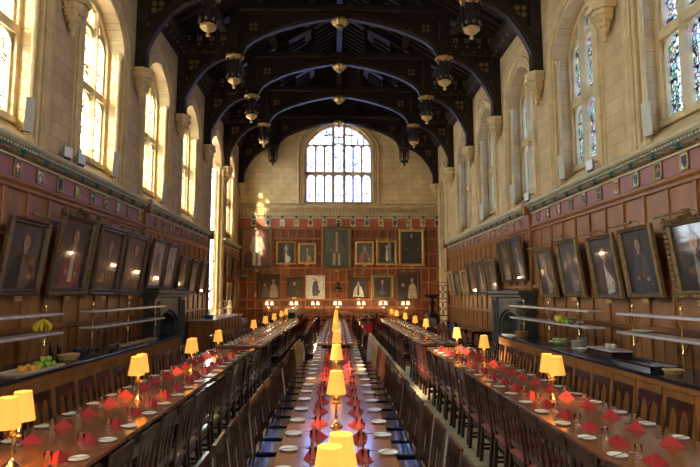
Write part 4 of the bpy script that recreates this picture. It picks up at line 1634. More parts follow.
def make_far_chair(wood, seatm, nop, zt=1.0):
    """same chair, for rows too far away to show its parts"""
    q = MB()
    chair_back(q, 0.47, zt, 0.43, nop)
    for e in (-1, 1):
        q.b(-0.22, e * 0.215, 0.0, -0.17, e * 0.185, 0.43)
        q.b(0.185, e * 0.215, 0.0, 0.215, e * 0.185, 0.43)
        q.b(-0.2, e * 0.21, 0.14, 0.2, e * 0.19, 0.17)
    q.b(-0.2, -0.215, 0.36, 0.215, 0.215, 0.43)
    q.mi = 1
    q.cb(-0.215, -0.225, 0.43, 0.235, 0.225, 0.475, 0.014)
    return q.build('dining_chair', [wood, seatm])


PCH = {2: Proto(make_chair(M['chair'], M['leather'], 2)), 3: Proto(make_chair(M['chair'], M['leather'], 3)), 'r': Proto(make_chair(M['chair'], M['red_leather'], 3)), 'h': Proto(make_chair(M['pale_chair'], M['leather'], 3))}
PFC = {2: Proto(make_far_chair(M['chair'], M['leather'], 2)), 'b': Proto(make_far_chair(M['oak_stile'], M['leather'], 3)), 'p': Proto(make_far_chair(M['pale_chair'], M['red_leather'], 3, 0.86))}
PITCHY = 0.59
ROWS = [  # key, x of chair origin, facing angle, first plate y, last y, back style, wording
    ('near_l', -3.24, 0, 4.91, 3, 'counter side of the near left table'),
    ('near_l', -1.94, PI, 4.91, 3, 'aisle side of the near left table'),
    ('near_c', -0.755, 0, 5.18, 3, 'left side of the near central table'),
    ('near_c', 0.555, PI, 5.05, 3, 'right side of the near central table'),
    ('near_r', 2.01, 0, 4.87, 'r', 'aisle side of the near right table'),
    ('near_r', 3.31, PI, 4.87, 2, 'counter side of the near right table'),
]
rc = random.Random(3)
for key, x, rz, yp, st, word in ROWS:
    xc, w, y0, y1 = TB[key]
    n = 0
    y = yp - 8 * PITCHY
    while y < y1 - 0.1:
        if y > y0 + 0.3 and (in_frame((x, y, 1.0)) or in_frame((x, y + 0.2, 0.5)) or in_frame((x, y + 0.2, 1.0))):
            style = 2 if word.startswith('counter side') else st
            if key == 'near_c' and y > 12.6:
                style = 'h'  # sunlight on these chairs is put into a paler wood colour
            PCH[style].place((x + rc.uniform(-0.015, 0.015), y + rc.uniform(-0.02, 0.02), 0), rz=rz + rc.uniform(-0.03, 0.03),
                             label='%s wooden chair, %s from the front, %s' % ('sunlit-toned' if style == 'h' else 'dark', ORD[n], word), cat='chair', group='chairs on the ' + word)
            n += 1
        y += PITCHY
FROWS = [
    ('far_l', -3.22, 0, 'wall side of the far left table'),
    ('far_l', -1.85, PI, 'aisle side of the far left table'),
    ('far_c', -0.78, 0, 'left side of the far central table'),
    ('far_c', 0.52, PI, 'right side of the far central table'),
    ('far_r', 1.96, 0, 'aisle side of the far right table'),
    ('far_r', 3.26, PI, 'wall side of the far right table'),
]
for key, x, rz, word in FROWS:
    xc, w, y0, y1 = TB[key]
    n = 0
    y = y0 + 0.45
    while y < y1 - 0.2:
        PFC[2].place((x + rc.uniform(-0.02, 0.02), y, 0), rz=rz + rc.uniform(-0.04, 0.04), label='dark wooden chair, %s from the front, %s' % (ORD[n], word), cat='chair', group='chairs on the ' + word)
        n += 1
        y += 0.6


# ------------------------------------------------------------------ table settings
q = MB()
q.lathe([(0.035, 0), (0.05, 0.0), (0.055, 0.006), (0.082, 0.014), (0.086, 0.016), (0.084, 0.018), (0.055, 0.011), (0.03, 0.009), (1e-4, 0.009)], 20)
PL = Proto(q.build('side_plate', M['china'], smooth=True))
q = MB()     # folded paper napkin standing as a three-sided tent
A = (0, 0, 0.09)
B0, B1, B2 = (-0.06, -0.115, 0), (-0.06, 0.115, 0), (0.12, 0, 0)
q.add([A, B0, B1, B2], [(0, 1, 2), (0, 2, 3), (0, 3, 1)])
q.add([(0, 0, 0.089), (-0.05, -0.10, 0.001), (-0.05, 0.10, 0.001), (0.10, 0, 0.001)], [(0, 2, 1), (0, 3, 2), (0, 1, 3)])
q.add([(0.006, 0.0, 0.087), (0.12, 0.004, 0), (0.075, 0.05, 0.0), (0.122, -0.004, 0)], [(0, 1, 2), (0, 1, 3)])
NK = Proto(q.build('folded_napkin', M['napkin']))
q = MB()
q.lathe([(0.027, 0), (0.030, 0.004), (0.033, 0.112), (0.0315, 0.114), (0.030, 0.112), (0.0265, 0.012), (1e-4, 0.010)], 16)
GL = Proto(q.build('drinking_glass', M['glass'], smooth=True))
r = thing('table_knife')
q = MB()
q.cb(-0.10, -0.006, 0.0, -0.01, 0.006, 0.008, 0.002)
q.build('handle', M['silver'], r)
q = MB()
q.prism([(-0.01, -0.008), (0.09, -0.009), (0.105, 0.002), (0.09, 0.008), (-0.01, 0.006)], lambda u, v, w: (u, v, w), 0.002, 0.004)
q.build('blade', M['silver'], r)
KN = Proto(r)
q = MB()
q.prism([(-0.09, -0.005), (0.04, -0.003), (0.04, 0.003), (-0.09, 0.005)], lambda u, v, w: (u, v, w), 0.0, 0.003)
q.lathe([(1e-4, -0.001), (0.016, 0.002), (0.02, 0.006), (0.016, 0.005), (1e-4, 0.002)], 10, (0.06, 0, 0), sx=1.35)
SP = Proto(q.build('soup_spoon', M['silver']))

SET = [('near_l', -1, -3.14, 4.91, 'counter side of the near left table'),
       ('near_l', 1, -2.25, 4.91, 'aisle side of the near left table'),
       ('near_c', -1, -0.515, 5.15, 'left side of the near central table'),
       ('near_c', 1, 0.36, 5.05, 'right side of the near central table'),
       ('near_r', -1, 2.31, 4.90, 'aisle side of the near right table'),
       ('near_r', 1, 3.20, 4.87, 'counter side of the near right table')]
for key, sg, px, yp, word in SET:
    xc, w, y0, y1 = TB[key]
    y = yp - 6 * PITCHY
    n = 0
    dn = -0.15 if key == 'near_c' else (0.0 if key == 'near_l' else -0.2)
    while y < y1 - 0.12:
        if y > y0 + 0.25 and in_frame((px, y, 0.78), 3):
            j = lambda a: rc.uniform(-a, a)
            PL.place((px, y + j(0.02), 0.761), label='white side plate, %s from the front, %s' % (ORD[n], word), cat='plate', group='side plates on the ' + word)
            KN.place((px + j(0.01), y + j(0.02), 0.780), rz=0.5 + j(0.35), label='knife on a plate, %s from the front, %s' % (ORD[n], word), cat='knife', group='knives on the ' + word)
            nx = px - sg * (0.22 if key == 'near_c' else (0.16 if sg > 0 and key == 'near_l' else 0.2))
            NK.place((nx + j(0.01), y + dn + j(0.02), 0.761), rz=(PI if sg > 0 else 0) + j(0.25), label='red folded napkin, %s from the front, %s' % (ORD[n], word), cat='napkin', group='red napkins on the ' + word)
            if key == 'near_c':
                gx, gy = nx - sg * -0.0, y + dn - 0.17
            else:
                gx, gy = px - sg * 0.17, y + dn - 0.16
                if key == 'near_r':
                    gy = y + 0.0 - 0.03
                    gx = px - sg * 0.16
            GL.place((gx + j(0.01), gy + j(0.01), 0.761), label='clear tumbler, %s from the front, %s' % (ORD[n], word), cat='glass', group='tumblers on the ' + word)
            SP.place((px - sg * 0.11, y + 0.10, 0.761), rz=PI / 2 * (1 + sg) + j(0.2), label='soup spoon, %s from the front, %s' % (ORD[n], word), cat='spoon', group='spoons on the ' + word)
            n += 1
        y += PITCHY
for key, sg, px, word in (('far_l', -1, -3.08, 'wall side of the far left table'), ('far_l', 1, -2.16, 'aisle side of the far left table'),
                          ('far_c', -1, -0.55, 'left side of the far central table'), ('far_c', 1, 0.29, 'right side of the far central table'),
                          ('far_r', -1, 2.28, 'aisle side of the far right table'), ('far_r', 1, 3.16, 'wall side of the far right table')):
    xc, w, y0, y1 = TB[key]
    y = y0 + 0.3
    n = 0
    while y < y1 - 0.12:
        PL.place((px, y, 0.761), sc=1.25 if key == 'far_r' else 1.0, label='white side plate, %s from the front, %s' % (ORD[n], word), cat='plate', group='side plates on the ' + word)
        GL.place((px - sg * 0.18, y + 0.1, 0.761), label='clear tumbler, %s from the front, %s' % (ORD[n], word), cat='glass', group='tumblers on the ' + word)
        n += 1
        y += 0.6
# rows of white dinner plates down the middle of the far right table
n = 0
q = MB()
q.lathe([(0.05, 0), (0.09, 0.002), (0.13, 0.016), (0.135, 0.018), (0.13, 0.021), (0.08, 0.009), (1e-4, 0.008)], 20)
DP = Proto(q.build('dinner_plate', M['china'], smooth=True))
y = 15.9
while y < 29.5:
    for sg in (-1, 1) if min(abs(y - v) for v in (17.8, 20.3, 23.2, 26.5, 29.0)) > 0.15 else ():
        DP.place((2.72 + sg * 0.13, y, 0.761), sc=0.76, label='white dinner plate on the far right table, %s pair from its front, %s one' % (ORD[n], LRW[sg]), cat='plate', group='dinner plates along the far right table')
    n += 1
    y += 0.6


# ------------------------------------------------------------------ lamps
SHADE_P = [(0.105, 0.0), (0.102, 0.01), (0.066, 0.235)]


def make_lamp(double):
    r = thing('table_lamp')
    q = MB()
    q.lathe([(0.068, 0), (0.068, 0.008), (0.06, 0.018), (0.05, 0.024), (0.04, 0.035), (0.03, 0.045), (0.022, 0.06)], 16)
    q.build('base', M['brass'], r, smooth=True)
    q = MB()
    top = 0.27
    q.lathe([(0.02, 0.055), (0.012, 0.075), (0.018, 0.09), (0.018, 0.11), (0.011, 0.13), (0.011, top - 0.05), (0.018, top - 0.04), (0.06, top - 0.035), (0.06, top - 0.028), (0.02, top - 0.02),
             (0.032, top), (0.03, top + 0.03), (0.014, top + 0.05), (0.012, top + 0.08)], 16)
    if double:
        for e in (-1, 1):
            q.tube([(0, e * 0.01, top + 0.01), (0, e * 0.07, top - 0.015), (0, e * 0.12, top + 0.01), (0, e * 0.135, top + 0.06)], 0.006, 6)
            q.lathe([(0.008, 0), (0.02, 0.012), (0.02, 0.03), (0.012, 0.035), (0.012, 0.06)], 10, (0, e * 0.135, top + 0.055))
    q.build('stem', M['brass'], r, smooth=True)
    for e in ((-1, 1) if double else (0,)):
        q = MB()
        o = (0, e * 0.135, 0.335)
        q.sheet(SHADE_P, 20, o)
        sh_ob = q.build('lamp_shade', M['shade'], r, smooth=True)
        q = MB()
        q.tube([(-0.066, o[1], 0.555), (0.066, o[1], 0.555)], 0.002, 4)
        q.tube([(0, o[1], 0.33), (0, o[1], 0.44)], 0.008, 6)
        q.ball((0, o[1], 0.46), 0.022, 8)
        q.build('shade_carrier', M['brass'], sh_ob)
        l = bpy.data.lights.new('bulb_light', 'POINT')
        l.energy = LAMP_W * (0.55 if double else 0.9)
        l.color = (1.0, 0.62, 0.28)
        l.shadow_soft_size = 0.035
        lo = bpy.data.objects.new('bulb_light', l)
        lo.location = (0, o[1], 0.43)
        COL.objects.link(lo)
        lo.parent = r
    return r


LAMP_W = 20.0
LD, LS = Proto(make_lamp(True)), Proto(make_lamp(False))
for i, y in enumerate((3.25, 6.05, 9.1, 12.15)):
    (LD if i == 0 else LS).place((-0.095, y, 0.761), rz=-0.23 if i == 0 else 0, label='brass lamp with yellow shade%s, %s from the front on the near central table' % ('s' if i == 0 else '', ORD[i]),
                    cat='lamp', group='brass lamps on the near central table')
for i, y in enumerate((4.73, 7.6, 10.3, 12.55)):
    (LD if i < 3 else LS).place((-2.70, y, 0.761), rz=0.1, label='brass lamp with %s, %s from the front on the near left table' % ('two orange-yellow shades' if i < 3 else 'a single yellow shade', ORD[i]), cat='lamp', group='brass lamps on the near left table')
for i, y in enumerate((7.5, 10.95, 13.4)):
    (LD if i < 1 else LS).place((2.76, y, 0.761), rz=0.1, label='brass lamp with %s, %s from the front on the near right table' % ('two yellow shades' if i < 1 else 'a single yellow shade', ORD[i]), cat='lamp', group='brass lamps on the near right table')
for key, ys, word in (('far_c', (15.9, 18.6, 21.6, 24.6, 27.6), 'far central table'), ('far_l', (17.3, 20.1, 22.9, 25.9, 28.2), 'far left table'), ('far_r', (17.8, 20.3, 23.2, 26.5, 29.0), 'far right table')):
    for i, y in enumerate(ys):
        LS.place((TB[key][0], y, 0.761), label='brass lamp with yellow shade, %s from the front on the %s' % (ORD[i], word), cat='lamp', group='brass lamps on the ' + word)

# ------------------------------------------------------------------ high table on the dais
make_table('high_table', 0.0, 0.9, -4.6, 4.6, M['table_pale'], 'high table set across the dais below the end-wall portraits', tk=0.11)
ht = [o for o in COL.objects if o.name.startswith('high_table')][0]
ht.rotation_euler = (0, 0, PI / 2)
ht.location = (0.05, 32.3, 0.36)
r = thing('candle_lamp')
q = MB()
q.lathe([(0.09, 0), (0.09, 0.01), (0.05, 0.03), (0.02, 0.05), (0.014, 0.2), (0.02, 0.25), (0.012, 0.3)], 12)
for e in (-1, 1):
    q.tube([(0, 0, 0.2), (e * 0.08, 0, 0.2), (e * 0.15, 0, 0.26), (e * 0.15, 0, 0.36)], 0.01, 6)
q.build('stem', M['brass'], r, smooth=True)
for e in (-1, 1):
    q = MB()
    q.sheet([(0.1, 0), (0.06, 0.19)], 14, (e * 0.15, 0, 0.35))
    q.build('lamp_shade', M['shade_white'], r, smooth=True)
l = bpy.data.lights.new('bulb_light', 'POINT')
l.energy = 26
l.color = (1, 0.66, 0.34)
l.shadow_soft_size = 0.05
lo = bpy.data.objects.new('bulb_light', l)
lo.location = (0, 0, 0.62)
COL.objects.link(lo)
lo.parent = r
HL = Proto(r)
for i, x in enumerate((-3.95, -2.55, -1.33, -0.06, 1.3, 2.55, 3.85)):
    HL.place((x, 32.3, 1.121), label='two-branched lamp with small white shades, %s from the left on the high table' % ORD[i], cat='lamp', group='two-branched lamps on the high table')
for i in range(15):
    x = -4.2 + i * 0.61
    PFC['b'].place((x, 33.15, 0.36), rz=-PI / 2, label='brown chair behind the high table, %s from the left' % ORD[i], cat='chair', group='brown chairs behind the high table')
i = 0
for x in (-1.75, -1.2, -0.7, 0.9, 1.45, 3.0):
    PFC['p'].place((x, 31.5, 0.36), rz=PI / 2, label='pale wooden chair in front of the high table, %s from the left' % ORD[i], cat='chair', group='pale chairs in front of the high table')
    i += 1


# ------------------------------------------------------------------ serving counters
def make_counter(sg, y0, y1, name, label, m=M['oak_side']):
    r = thing(name, label, 'counter', (0, 0, 0))
    X = lambda x: sg * x
    q = MB()
    q.cb(X(4.56), y0, 0.90, X(5.62), y1, 0.95, 0.008)
    q.build('worktop', M['marble'], r, label='dark polished stone top')
    q = MB()
    q.b(X(4.64), y0 + 0.05, 0.0, X(5.58), y1 - 0.05, 0.90)
    n = round((y1 - y0) / 0.75)
    for k in range(n + 1):
        y = y0 + 0.06 + (y1 - y0 - 0.12) * k / n
        q.cb(X(4.645), y - 0.05, 0.0, X(4.61), y + 0.05, 0.90, 0.008)
    q.cb(X(4.645), y0 + 0.05, 0.80, X(4.605), y1 - 0.05, 0.90, 0.008)
    q.cb(X(4.645), y0 + 0.05, 0.0, X(4.605), y1 - 0.05, 0.12, 0.008)
    q.build('front_panels', m, r)
    return r


make_counter(-1, 6.0, 16.5, 'serving_counter', 'long serving counter with dark stone top along the left wall')
make_counter(1, 6.0, 16.4, 'serving_counter', 'long serving counter with dark stone top along the right wall')


def make_shelving(sg, y0, y1, posts, label, zt=1.79, zl=1.45, overs=0):
    r = thing('counter_shelves', label, 'shelves', (sg * 5.28, (y0 + y1) / 2, 0.95))
    hl = (y1 - y0) / 2
    for z in (zt - 0.95, zl - 0.95):
        q = MB()
        q.cb(-0.19, -hl, z - 0.045, 0.19, hl, z, 0.006)
        q.build('shelf', M['shelf'], r)
    for py in posts:
        y = py - (y0 + y1) / 2
        q = MB()
        q.lathe([(0.045, 0), (0.045, 0.012), (0.016, 0.02), (0.016, 0.24), (0.026, 0.26), (0.016, 0.28), (0.016, 0.9), (0.026, 0.92), (0.028, 0.95), (0.014, 0.98), (0.02, 1.02), (1e-4, 1.05)], 10, (0, y, 0))
        for z in (zt - 0.95, zl - 0.95):
            for e in (-1, 1):
                q.tube([(0, y, z - 0.2), (e * 0.06, y, z - 0.19), (e * 0.12, y, z - 0.13), (e * 0.15, y, z - 0.05)], 0.008, 6)
                q.tube([(0, y, z - 0.2), (0, y + e * 0.06, z - 0.19), (0, y + e * 0.12, z - 0.13), (0, y + e * 0.15, z - 0.05)], 0.008, 6)
        q.build('post', M['brass'], r, smooth=True)
    return r


make_shelving(-1, 7.0, 10.5, (7.7, 10.2), 'two-tier shelf on brass posts, nearer one on the left counter')
make_shelving(-1, 11.95, 16.6, (12.15, 14.2, 16.3), 'two-tier shelf on brass posts, farther one on the left counter')
make_shelving(1, 7.0, 10.4, (8.7, 10.15), 'two-tier shelf on brass posts, nearer one on the right counter')
make_shelving(1, 11.6, 16.9, (12.45, 14.2, 16.1), 'two-tier shelf on brass posts, farther one on the right counter')

# counter contents, left
r = thing('banana_bunch', 'bunch of yellow bananas on the lower near-left shelf', 'bananas', (-5.22, 10.02, 1.452))
for k in range(6):
    a = -1.25 + k * 0.5
    q = MB()
    pts, rs = [], []
    for i in range(9):
        t = i / 8
        out = 0.13 * math.sin(t * PI * 0.72)
        pts.append((out * math.sin(a), out * 0.55 * math.sin(a * 2 + 0.6), 0.235 - 0.20 * t))
        rs.append(0.008 + 0.026 * math.sin(min(1, t * 1.02 + 0.03) * PI) ** 0.5 if 0 < i < 8 else 0.008)
    q.tube(pts, 0.02, 8, rs)
    q.build('banana', M['banana'], r, smooth=True)
q = MB()
q.tube([(0, 0, 0.2), (0, 0, 0.26)], 0.015, 6)
q.build('stalk', M['banana'], r)
r = thing('fruit_tray', 'flat pale tray under the oranges and green apples on the left counter', 'tray', (-4.85, 9.2, 0.951))
q = MB()
q.cb(-0.22, -0.75, 0, 0.22, 0.45, 0.012, 0.004)
q.build('base', M['paper'], r)
q = MB()
for a in ((-0.22, -0.75, -0.21, 0.45), (0.21, -0.75, 0.22, 0.45), (-0.22, -0.75, 0.22, -0.74), (-0.22, 0.44, 0.22, 0.45)):
    q.b(a[0], a[1], 0.0, a[2], a[3], 0.03)
q.build('rim', M['paper'], r)


def make_fruit(name, m, rad):
    r = thing(name)
    q = MB()
    q.lathe([(1e-4, 0.01), (rad * 0.5, 0.0), (rad * 0.9, rad * 0.5), (rad, rad), (rad * 0.85, rad * 1.55), (rad * 0.4, rad * 1.9), (1e-4, rad * 1.8)], 12)
    q.build('flesh', m, r, smooth=True)
    q = MB()
    q.tube([(0, 0, rad * 1.78), (0.004, 0, rad * 2.1)], 0.003, 5)
    q.build('stem', M['wicker'], r)
    return Proto(r)


pa, po = make_fruit('green_apple', M['apple'], 0.045), make_fruit('orange', M['orange'], 0.042)
PLC = [(0, 0.0), (0.1, 0.05), (-0.09, 0.06), (0.02, 0.14), (0.12, 0.17), (-0.09, 0.19), (0.0, 0.26)]
i = 0
for dx, dy in PLC[:6]:
    pa.place((-4.85 + dx, 9.27 + dy, 0.964), label='green apple in the lower layer of the heap, %s from the front' % ORD[i], cat='apple', group='green apples in the left tray')
    i += 1
for j, (dx, dy) in enumerate(((0.02, 0.05), (-0.03, 0.13), (0.07, 0.13))):
    pa.place((-4.85 + dx, 9.27 + dy, 1.045), label='green apple on top of the heap, %s from the front' % ORD[j], cat='apple', group='green apples in the left tray')
i = 0
for dx, dy in ((0, 0), (0.1, 0.06), (-0.09, 0.08), (0.02, 0.12), (0.1, 0.2), (-0.07, 0.24), (0.0, -0.1)):
    po.place((-4.85 + dx, 8.8 + dy, 0.964), label='small orange fruit beside the green apples, %s from the front' % ORD[i] if i else 'small orange fruit beside the green apples, nearest the camera', cat='orange', group='oranges in the left tray')
    i += 1


def make_basket(label, loc, m, rx, ry, h, handle=False, food=None):
    r = thing('wicker_basket', label, 'basket', loc)
    q = MB()
    q.lathe([(0.75, 0), (0.8, 0.01), (1.0, h), (0.95, h), (0.75, 0.02), (1e-4, 0.015)], 18, sx=rx, sy=ry)
    q.build('bowl', m, r)
    q = MB()
    q.tube([(rx * math.cos(t), ry * math.sin(t), h) for t in [PI * 2 * k / 18 for k in range(19)]], 0.012, 6)
    q.build('rim', m, r)
    if handle:
        q = MB()
        q.tube([(0, ry * math.cos(t), h + 0.25 * math.sin(t)) for t in [PI * k / 12 for k in range(13)]], 0.011, 6)
        q.build('handle', m, r)
    if food:
        q = MB()
        rr_ = random.Random(2)
        for k in range(14):
            q.ball((rr_.uniform(-0.6, 0.6) * rx, rr_.uniform(-0.6, 0.6) * ry, h * 0.75), 0.045, 8)
        q.build('contents', food, r, smooth=True)
    return r


make_basket('shallow bread basket on the left counter beside two dark bottles', (-4.95, 10.45, 0.951), M['pale_wicker'], 0.16, 0.26, 0.09, food=M['food'])
for i, (x, y) in enumerate(((-5.42, 10.75), (-5.40, 11.0))):
    r = thing('wine_bottle', 'dark glass bottle on the left counter, %s of the two' % ('nearer' if i == 0 else 'farther'), 'bottle', (x, y, 0.951), group='bottles on the left counter')
    q = MB()
    q.lathe([(0.036, 0), (0.038, 0.005), (0.038, 0.19), (0.03, 0.22), (0.014, 0.25), (0.013, 0.30)], 14)
    q.build('body', M['bottle'], r, smooth=True)
    q = MB()
    q.lathe([(0.0145, 0.285), (0.0145, 0.32), (1e-4, 0.321)], 12)
    q.build('cap', M['bronze'], r, smooth=True)
q = MB()
q.lathe([(0.05, 0), (0.055, 0.005), (0.10, 0.06), (0.11, 0.09), (0.105, 0.09), (0.05, 0.01), (1e-4, 0.008)], 18)
GB = Proto(q.build('glass_bowl', M['glass'], smooth=True))
i = 0
for x, y in ((-4.95, 11.1), (-5.15, 11.3), (-4.93, 11.42), (-5.12, 11.6), (-4.9, 12.4)):
    GB.place((x, y, 0.951), label='clear glass bowl on the left counter beyond the bread basket, %s from the camera' % ORD[i], cat='bowl', group='glass bowls on the left counter')
    GB.place((x, y, 0.975), label='clear glass bowl stacked inside another on the left counter, %s from the camera' % ORD[i], cat='bowl', group='stacked glass bowls on the left counter')
    i += 1
for i, (y, L_) in enumerate(((12.9, 'nearest'), (13.5, 'second'), (14.1, 'third'), (14.75, 'farthest'))):
    r = thing('food_platter', 'white platter of food on the left counter, %s of four' % L_, 'platter', (-4.9, y, 0.951), group='food platters on the left counter')
    q = MB()
    q.lathe([(0.7, 0), (0.75, 0.004), (1.0, 0.02), (0.98, 0.024), (0.7, 0.01), (1e-4, 0.01)], 20, sx=0.17, sy=0.25)
    q.build('dish', M['china'], r, smooth=True)
    q = MB()
    rr_ = random.Random(i)
    for k in range(26):
        q.ball((rr_.uniform(-0.11, 0.11), rr_.uniform(-0.17, 0.17), 0.03), rr_.uniform(0.018, 0.03), 6)
    q.build('food', M['food'], r, smooth=True)['kind'] = 'stuff'

# counter contents, right
for st_, (x, y) in enumerate(((5.05, 12.05), (5.47, 12.75))):
    for k in range(9):
        DP.place((x, y, 0.951 + k * 0.021), sc=0.9, label='white plate in the %s stack on the right counter, %s from the bottom' % ('nearer' if st_ == 0 else 'farther', ORD[k]), cat='plate', group='%s plate stack on the right counter' % ('nearer' if st_ == 0 else 'farther'))
r = thing('teacup')
q = MB()
q.lathe([(0.025, 0), (0.03, 0.004), (0.045, 0.05), (0.052, 0.085), (0.049, 0.085), (0.028, 0.012), (1e-4, 0.01)], 16)
q.build('cup', M['china'], r, smooth=True)
q = MB()
q.tube([(0.045, 0, 0.07), (0.075, 0, 0.068), (0.08, 0, 0.045), (0.06, 0, 0.025), (0.038, 0, 0.025)], 0.005, 6)
q.build('handle', M['china'], r, smooth=True)
TCP = Proto(r)
TCP.place((5.12, 10.62, 1.10), label='white teacup on the wooden box, nearer of the pair', cat='cup', group='teacups on the box')
TCP.place((5.10, 10.80, 1.10), label='white teacup on the wooden box, farther of the pair', cat='cup', group='teacups on the box')
r = thing('wooden_box', 'low brown wooden box holding teacups on the right counter', 'box', (5.1, 10.75, 0.951))
q = MB()
q.cb(-0.2, -0.5, 0, 0.2, 0.5, 0.12, 0.008)
q.build('body', M['chair'], r)
q = MB()
q.cb(-0.21, -0.51, 0.12, 0.21, 0.51, 0.148, 0.006)
q.build('lid', M['shelf'], r)
r = thing('bowl', 'white bowl on the right counter in front of the plate stacks', 'bowl', (4.95, 11.6, 0.951))
q = MB()
q.lathe([(0.05, 0), (0.055, 0.004), (0.11, 0.05), (0.13, 0.075), (0.125, 0.075), (0.05, 0.012), (1e-4, 0.01)], 18)
q.build('body', M['china'], r, smooth=True)
q = MB()
q.tube([(0.128 * math.cos(t), 0.128 * math.sin(t), 0.075) for t in [PI * 2 * k / 20 for k in range(21)]], 0.004, 5)
q.build('rim', M['china'], r, smooth=True)
r = thing('fruit_dish', 'dish of yellow-green fruit on the right counter beyond the plate stacks', 'dish', (5.15, 13.3, 0.951))
q = MB()
q.lathe([(0.1, 0), (0.12, 0.03), (0.24, 0.06), (0.235, 0.068), (0.1, 0.03), (1e-4, 0.03)], 18)
q.build('dish', M['china'], r, smooth=True)
q = MB()
rr_ = random.Random(8)
for k in range(24):
    q.ball((rr_.uniform(-0.13, 0.13), rr_.uniform(-0.13, 0.13), rr_.uniform(0.07, 0.12)), 0.035, 8)
q.build('fruit', M['apple'], r, smooth=True)['kind'] = 'stuff'
r = thing('hot_plate', 'sunken steel warming tray in the right counter top', 'warming tray', (4.97, 9.32, 0.951))
q = MB()
q.b(-0.2, -0.62, 0, 0.2, 0.62, 0.008)
q.build('well', M['steel'], r)
q = MB()
for a in ((-0.23, -0.65, -0.2, 0.65), (0.2, -0.65, 0.23, 0.65), (-0.23, -0.65, 0.23, -0.62), (-0.23, 0.62, 0.23, 0.65)):
    q.b(a[0], a[1], 0, a[2], a[3], 0.07)
q.build('rim', M['marble'], r)
make_basket('round pale wicker tray at the near end of the right counter', (4.93, 8.42, 0.951), M['pale_wicker'], 0.14, 0.14, 0.06)
make_basket('brown wicker basket with a hooped handle at the far end of the right counter', (5.0, 15.55, 0.951), M['wicker'], 0.17, 0.2, 0.14, handle=True)
r = thing('wooden_board', 'pale flat board on the far end of the right counter', 'board', (4.8, 16.1, 0.951))
q = MB()
q.cb(-0.12, -0.22, 0, 0.16, 0.22, 0.03, 0.005)
q.build('slab', M['shelf'], r)
q = MB()
q.cb(-0.03, 0.2, 0.005, 0.05, 0.3, 0.025, 0.005)
q.build('handle', M['shelf'], r)
# shelf things, right
r = thing('striped_melon', 'yellow and green striped melon on the right shelf', 'melon', (5.2, 13.35, 1.452))
q = MB()
q.lathe([(1e-4, 0), (0.07, 0.015), (0.105, 0.07), (0.105, 0.11), (0.07, 0.165), (1e-4, 0.18)], 16)
q.build('rind', M['banana'], r, smooth=True)
q = MB()
for k in range(9):
    a = k * PI * 2 / 9
    q.tube([(rr * math.cos(a), rr * math.sin(a), z) for rr, z in ((0.03, 0.006), (0.075, 0.02), (0.108, 0.07), (0.108, 0.11), (0.073, 0.163), (0.02, 0.18))], 0.006, 5)
q.build('stripes', M['apple'], r)
make_f = [(0, 0, 0), (0.09, 0.05, 0), (-0.05, 0.1, 0), (0.05, 0.17, 0), (0.02, 0.09, 0.075)]
for i, (dx, dy, dz) in enumerate(make_f):
    pa.place((5.15 + dx, 12.75 + dy, 1.452 + dz), label='green fruit beside the striped melon on the right shelf, %s' % (ORD[i] + ' from the camera' if i < 4 else 'resting on top'), cat='fruit', group='green fruit on the right shelf')
GB.place((5.2, 12.2, 1.452), label='clear glass bowl on the lower shelf of the farther right shelving', cat='bowl')
r = thing('serving_dish', 'shallow pale dish on the lower shelf of the nearer right shelving', 'dish', (5.3, 9.9, 1.452))
q = MB()
q.lathe([(0.08, 0), (0.09, 0.004), (0.19, 0.035), (0.2, 0.04), (0.19, 0.042), (0.08, 0.012), (1e-4, 0.01)], 20)
q.build('body', M['china'], r, smooth=True)
q = MB()
q.tube([(0.2 * math.cos(t), 0.2 * math.sin(t), 0.04) for t in [PI * 2 * k / 20 for k in range(21)]], 0.005, 5)
q.build('rim', M['china'], r, smooth=True)

# second counter before the bay window
r = thing('serving_hatch', 'dark panelled counter in front of the bay window with a pale top', 'counter', (-5.0, 23.6, 0))
q = MB()
q.cb(-0.55, -2.9, 1.12, 0.45, 3.4, 1.17, 0.01)
q.build('worktop', M['shelf'], r)
q = MB()
q.b(-0.5, -2.8, 0, 0.38, 3.3, 1.12)
for k in range(9):
    q.cb(0.37, -2.8 + k * 0.755, 0.0, 0.42, -2.7 + k * 0.755, 1.12, 0.01)
q.build('front_panels', M['oak_side'], r)
r = thing('towel_rack', 'white two-rail rack on the counter beside the bay window', 'rack', (-5.2, 26.3, 1.171))
q = MB()
q.cb(-0.12, -0.5, 0.58, 0.12, 0.9, 0.62, 0.008)
q.build('upper_shelf', M['white'], r)
q = MB()
q.cb(-0.12, -0.5, 0.26, 0.12, 0.9, 0.30, 0.008)
q.build('lower_shelf', M['white'], r)
for y in (-0.4, 0.8):
    q = MB()
    q.tube([(0, y, 0), (0, y, 0.75)], 0.02, 6)
    q.build('post', M['brass'], r)
r = thing('blue_tub', 'bright blue plastic tub on the counter beside the bay window', 'tub', (-4.95, 21.6, 1.171))
q = MB()
q.lathe([(0.14, 0), (0.15, 0.01), (0.18, 0.14), (0.17, 0.14), (0.14, 0.02), (1e-4, 0.015)], 14)
q.build('body', M['blue'], r)
q = MB()
q.lathe([(0.185, 0.13), (0.19, 0.14), (0.18, 0.155), (1e-4, 0.16)], 14)
q.build('lid', M['blue'], r)

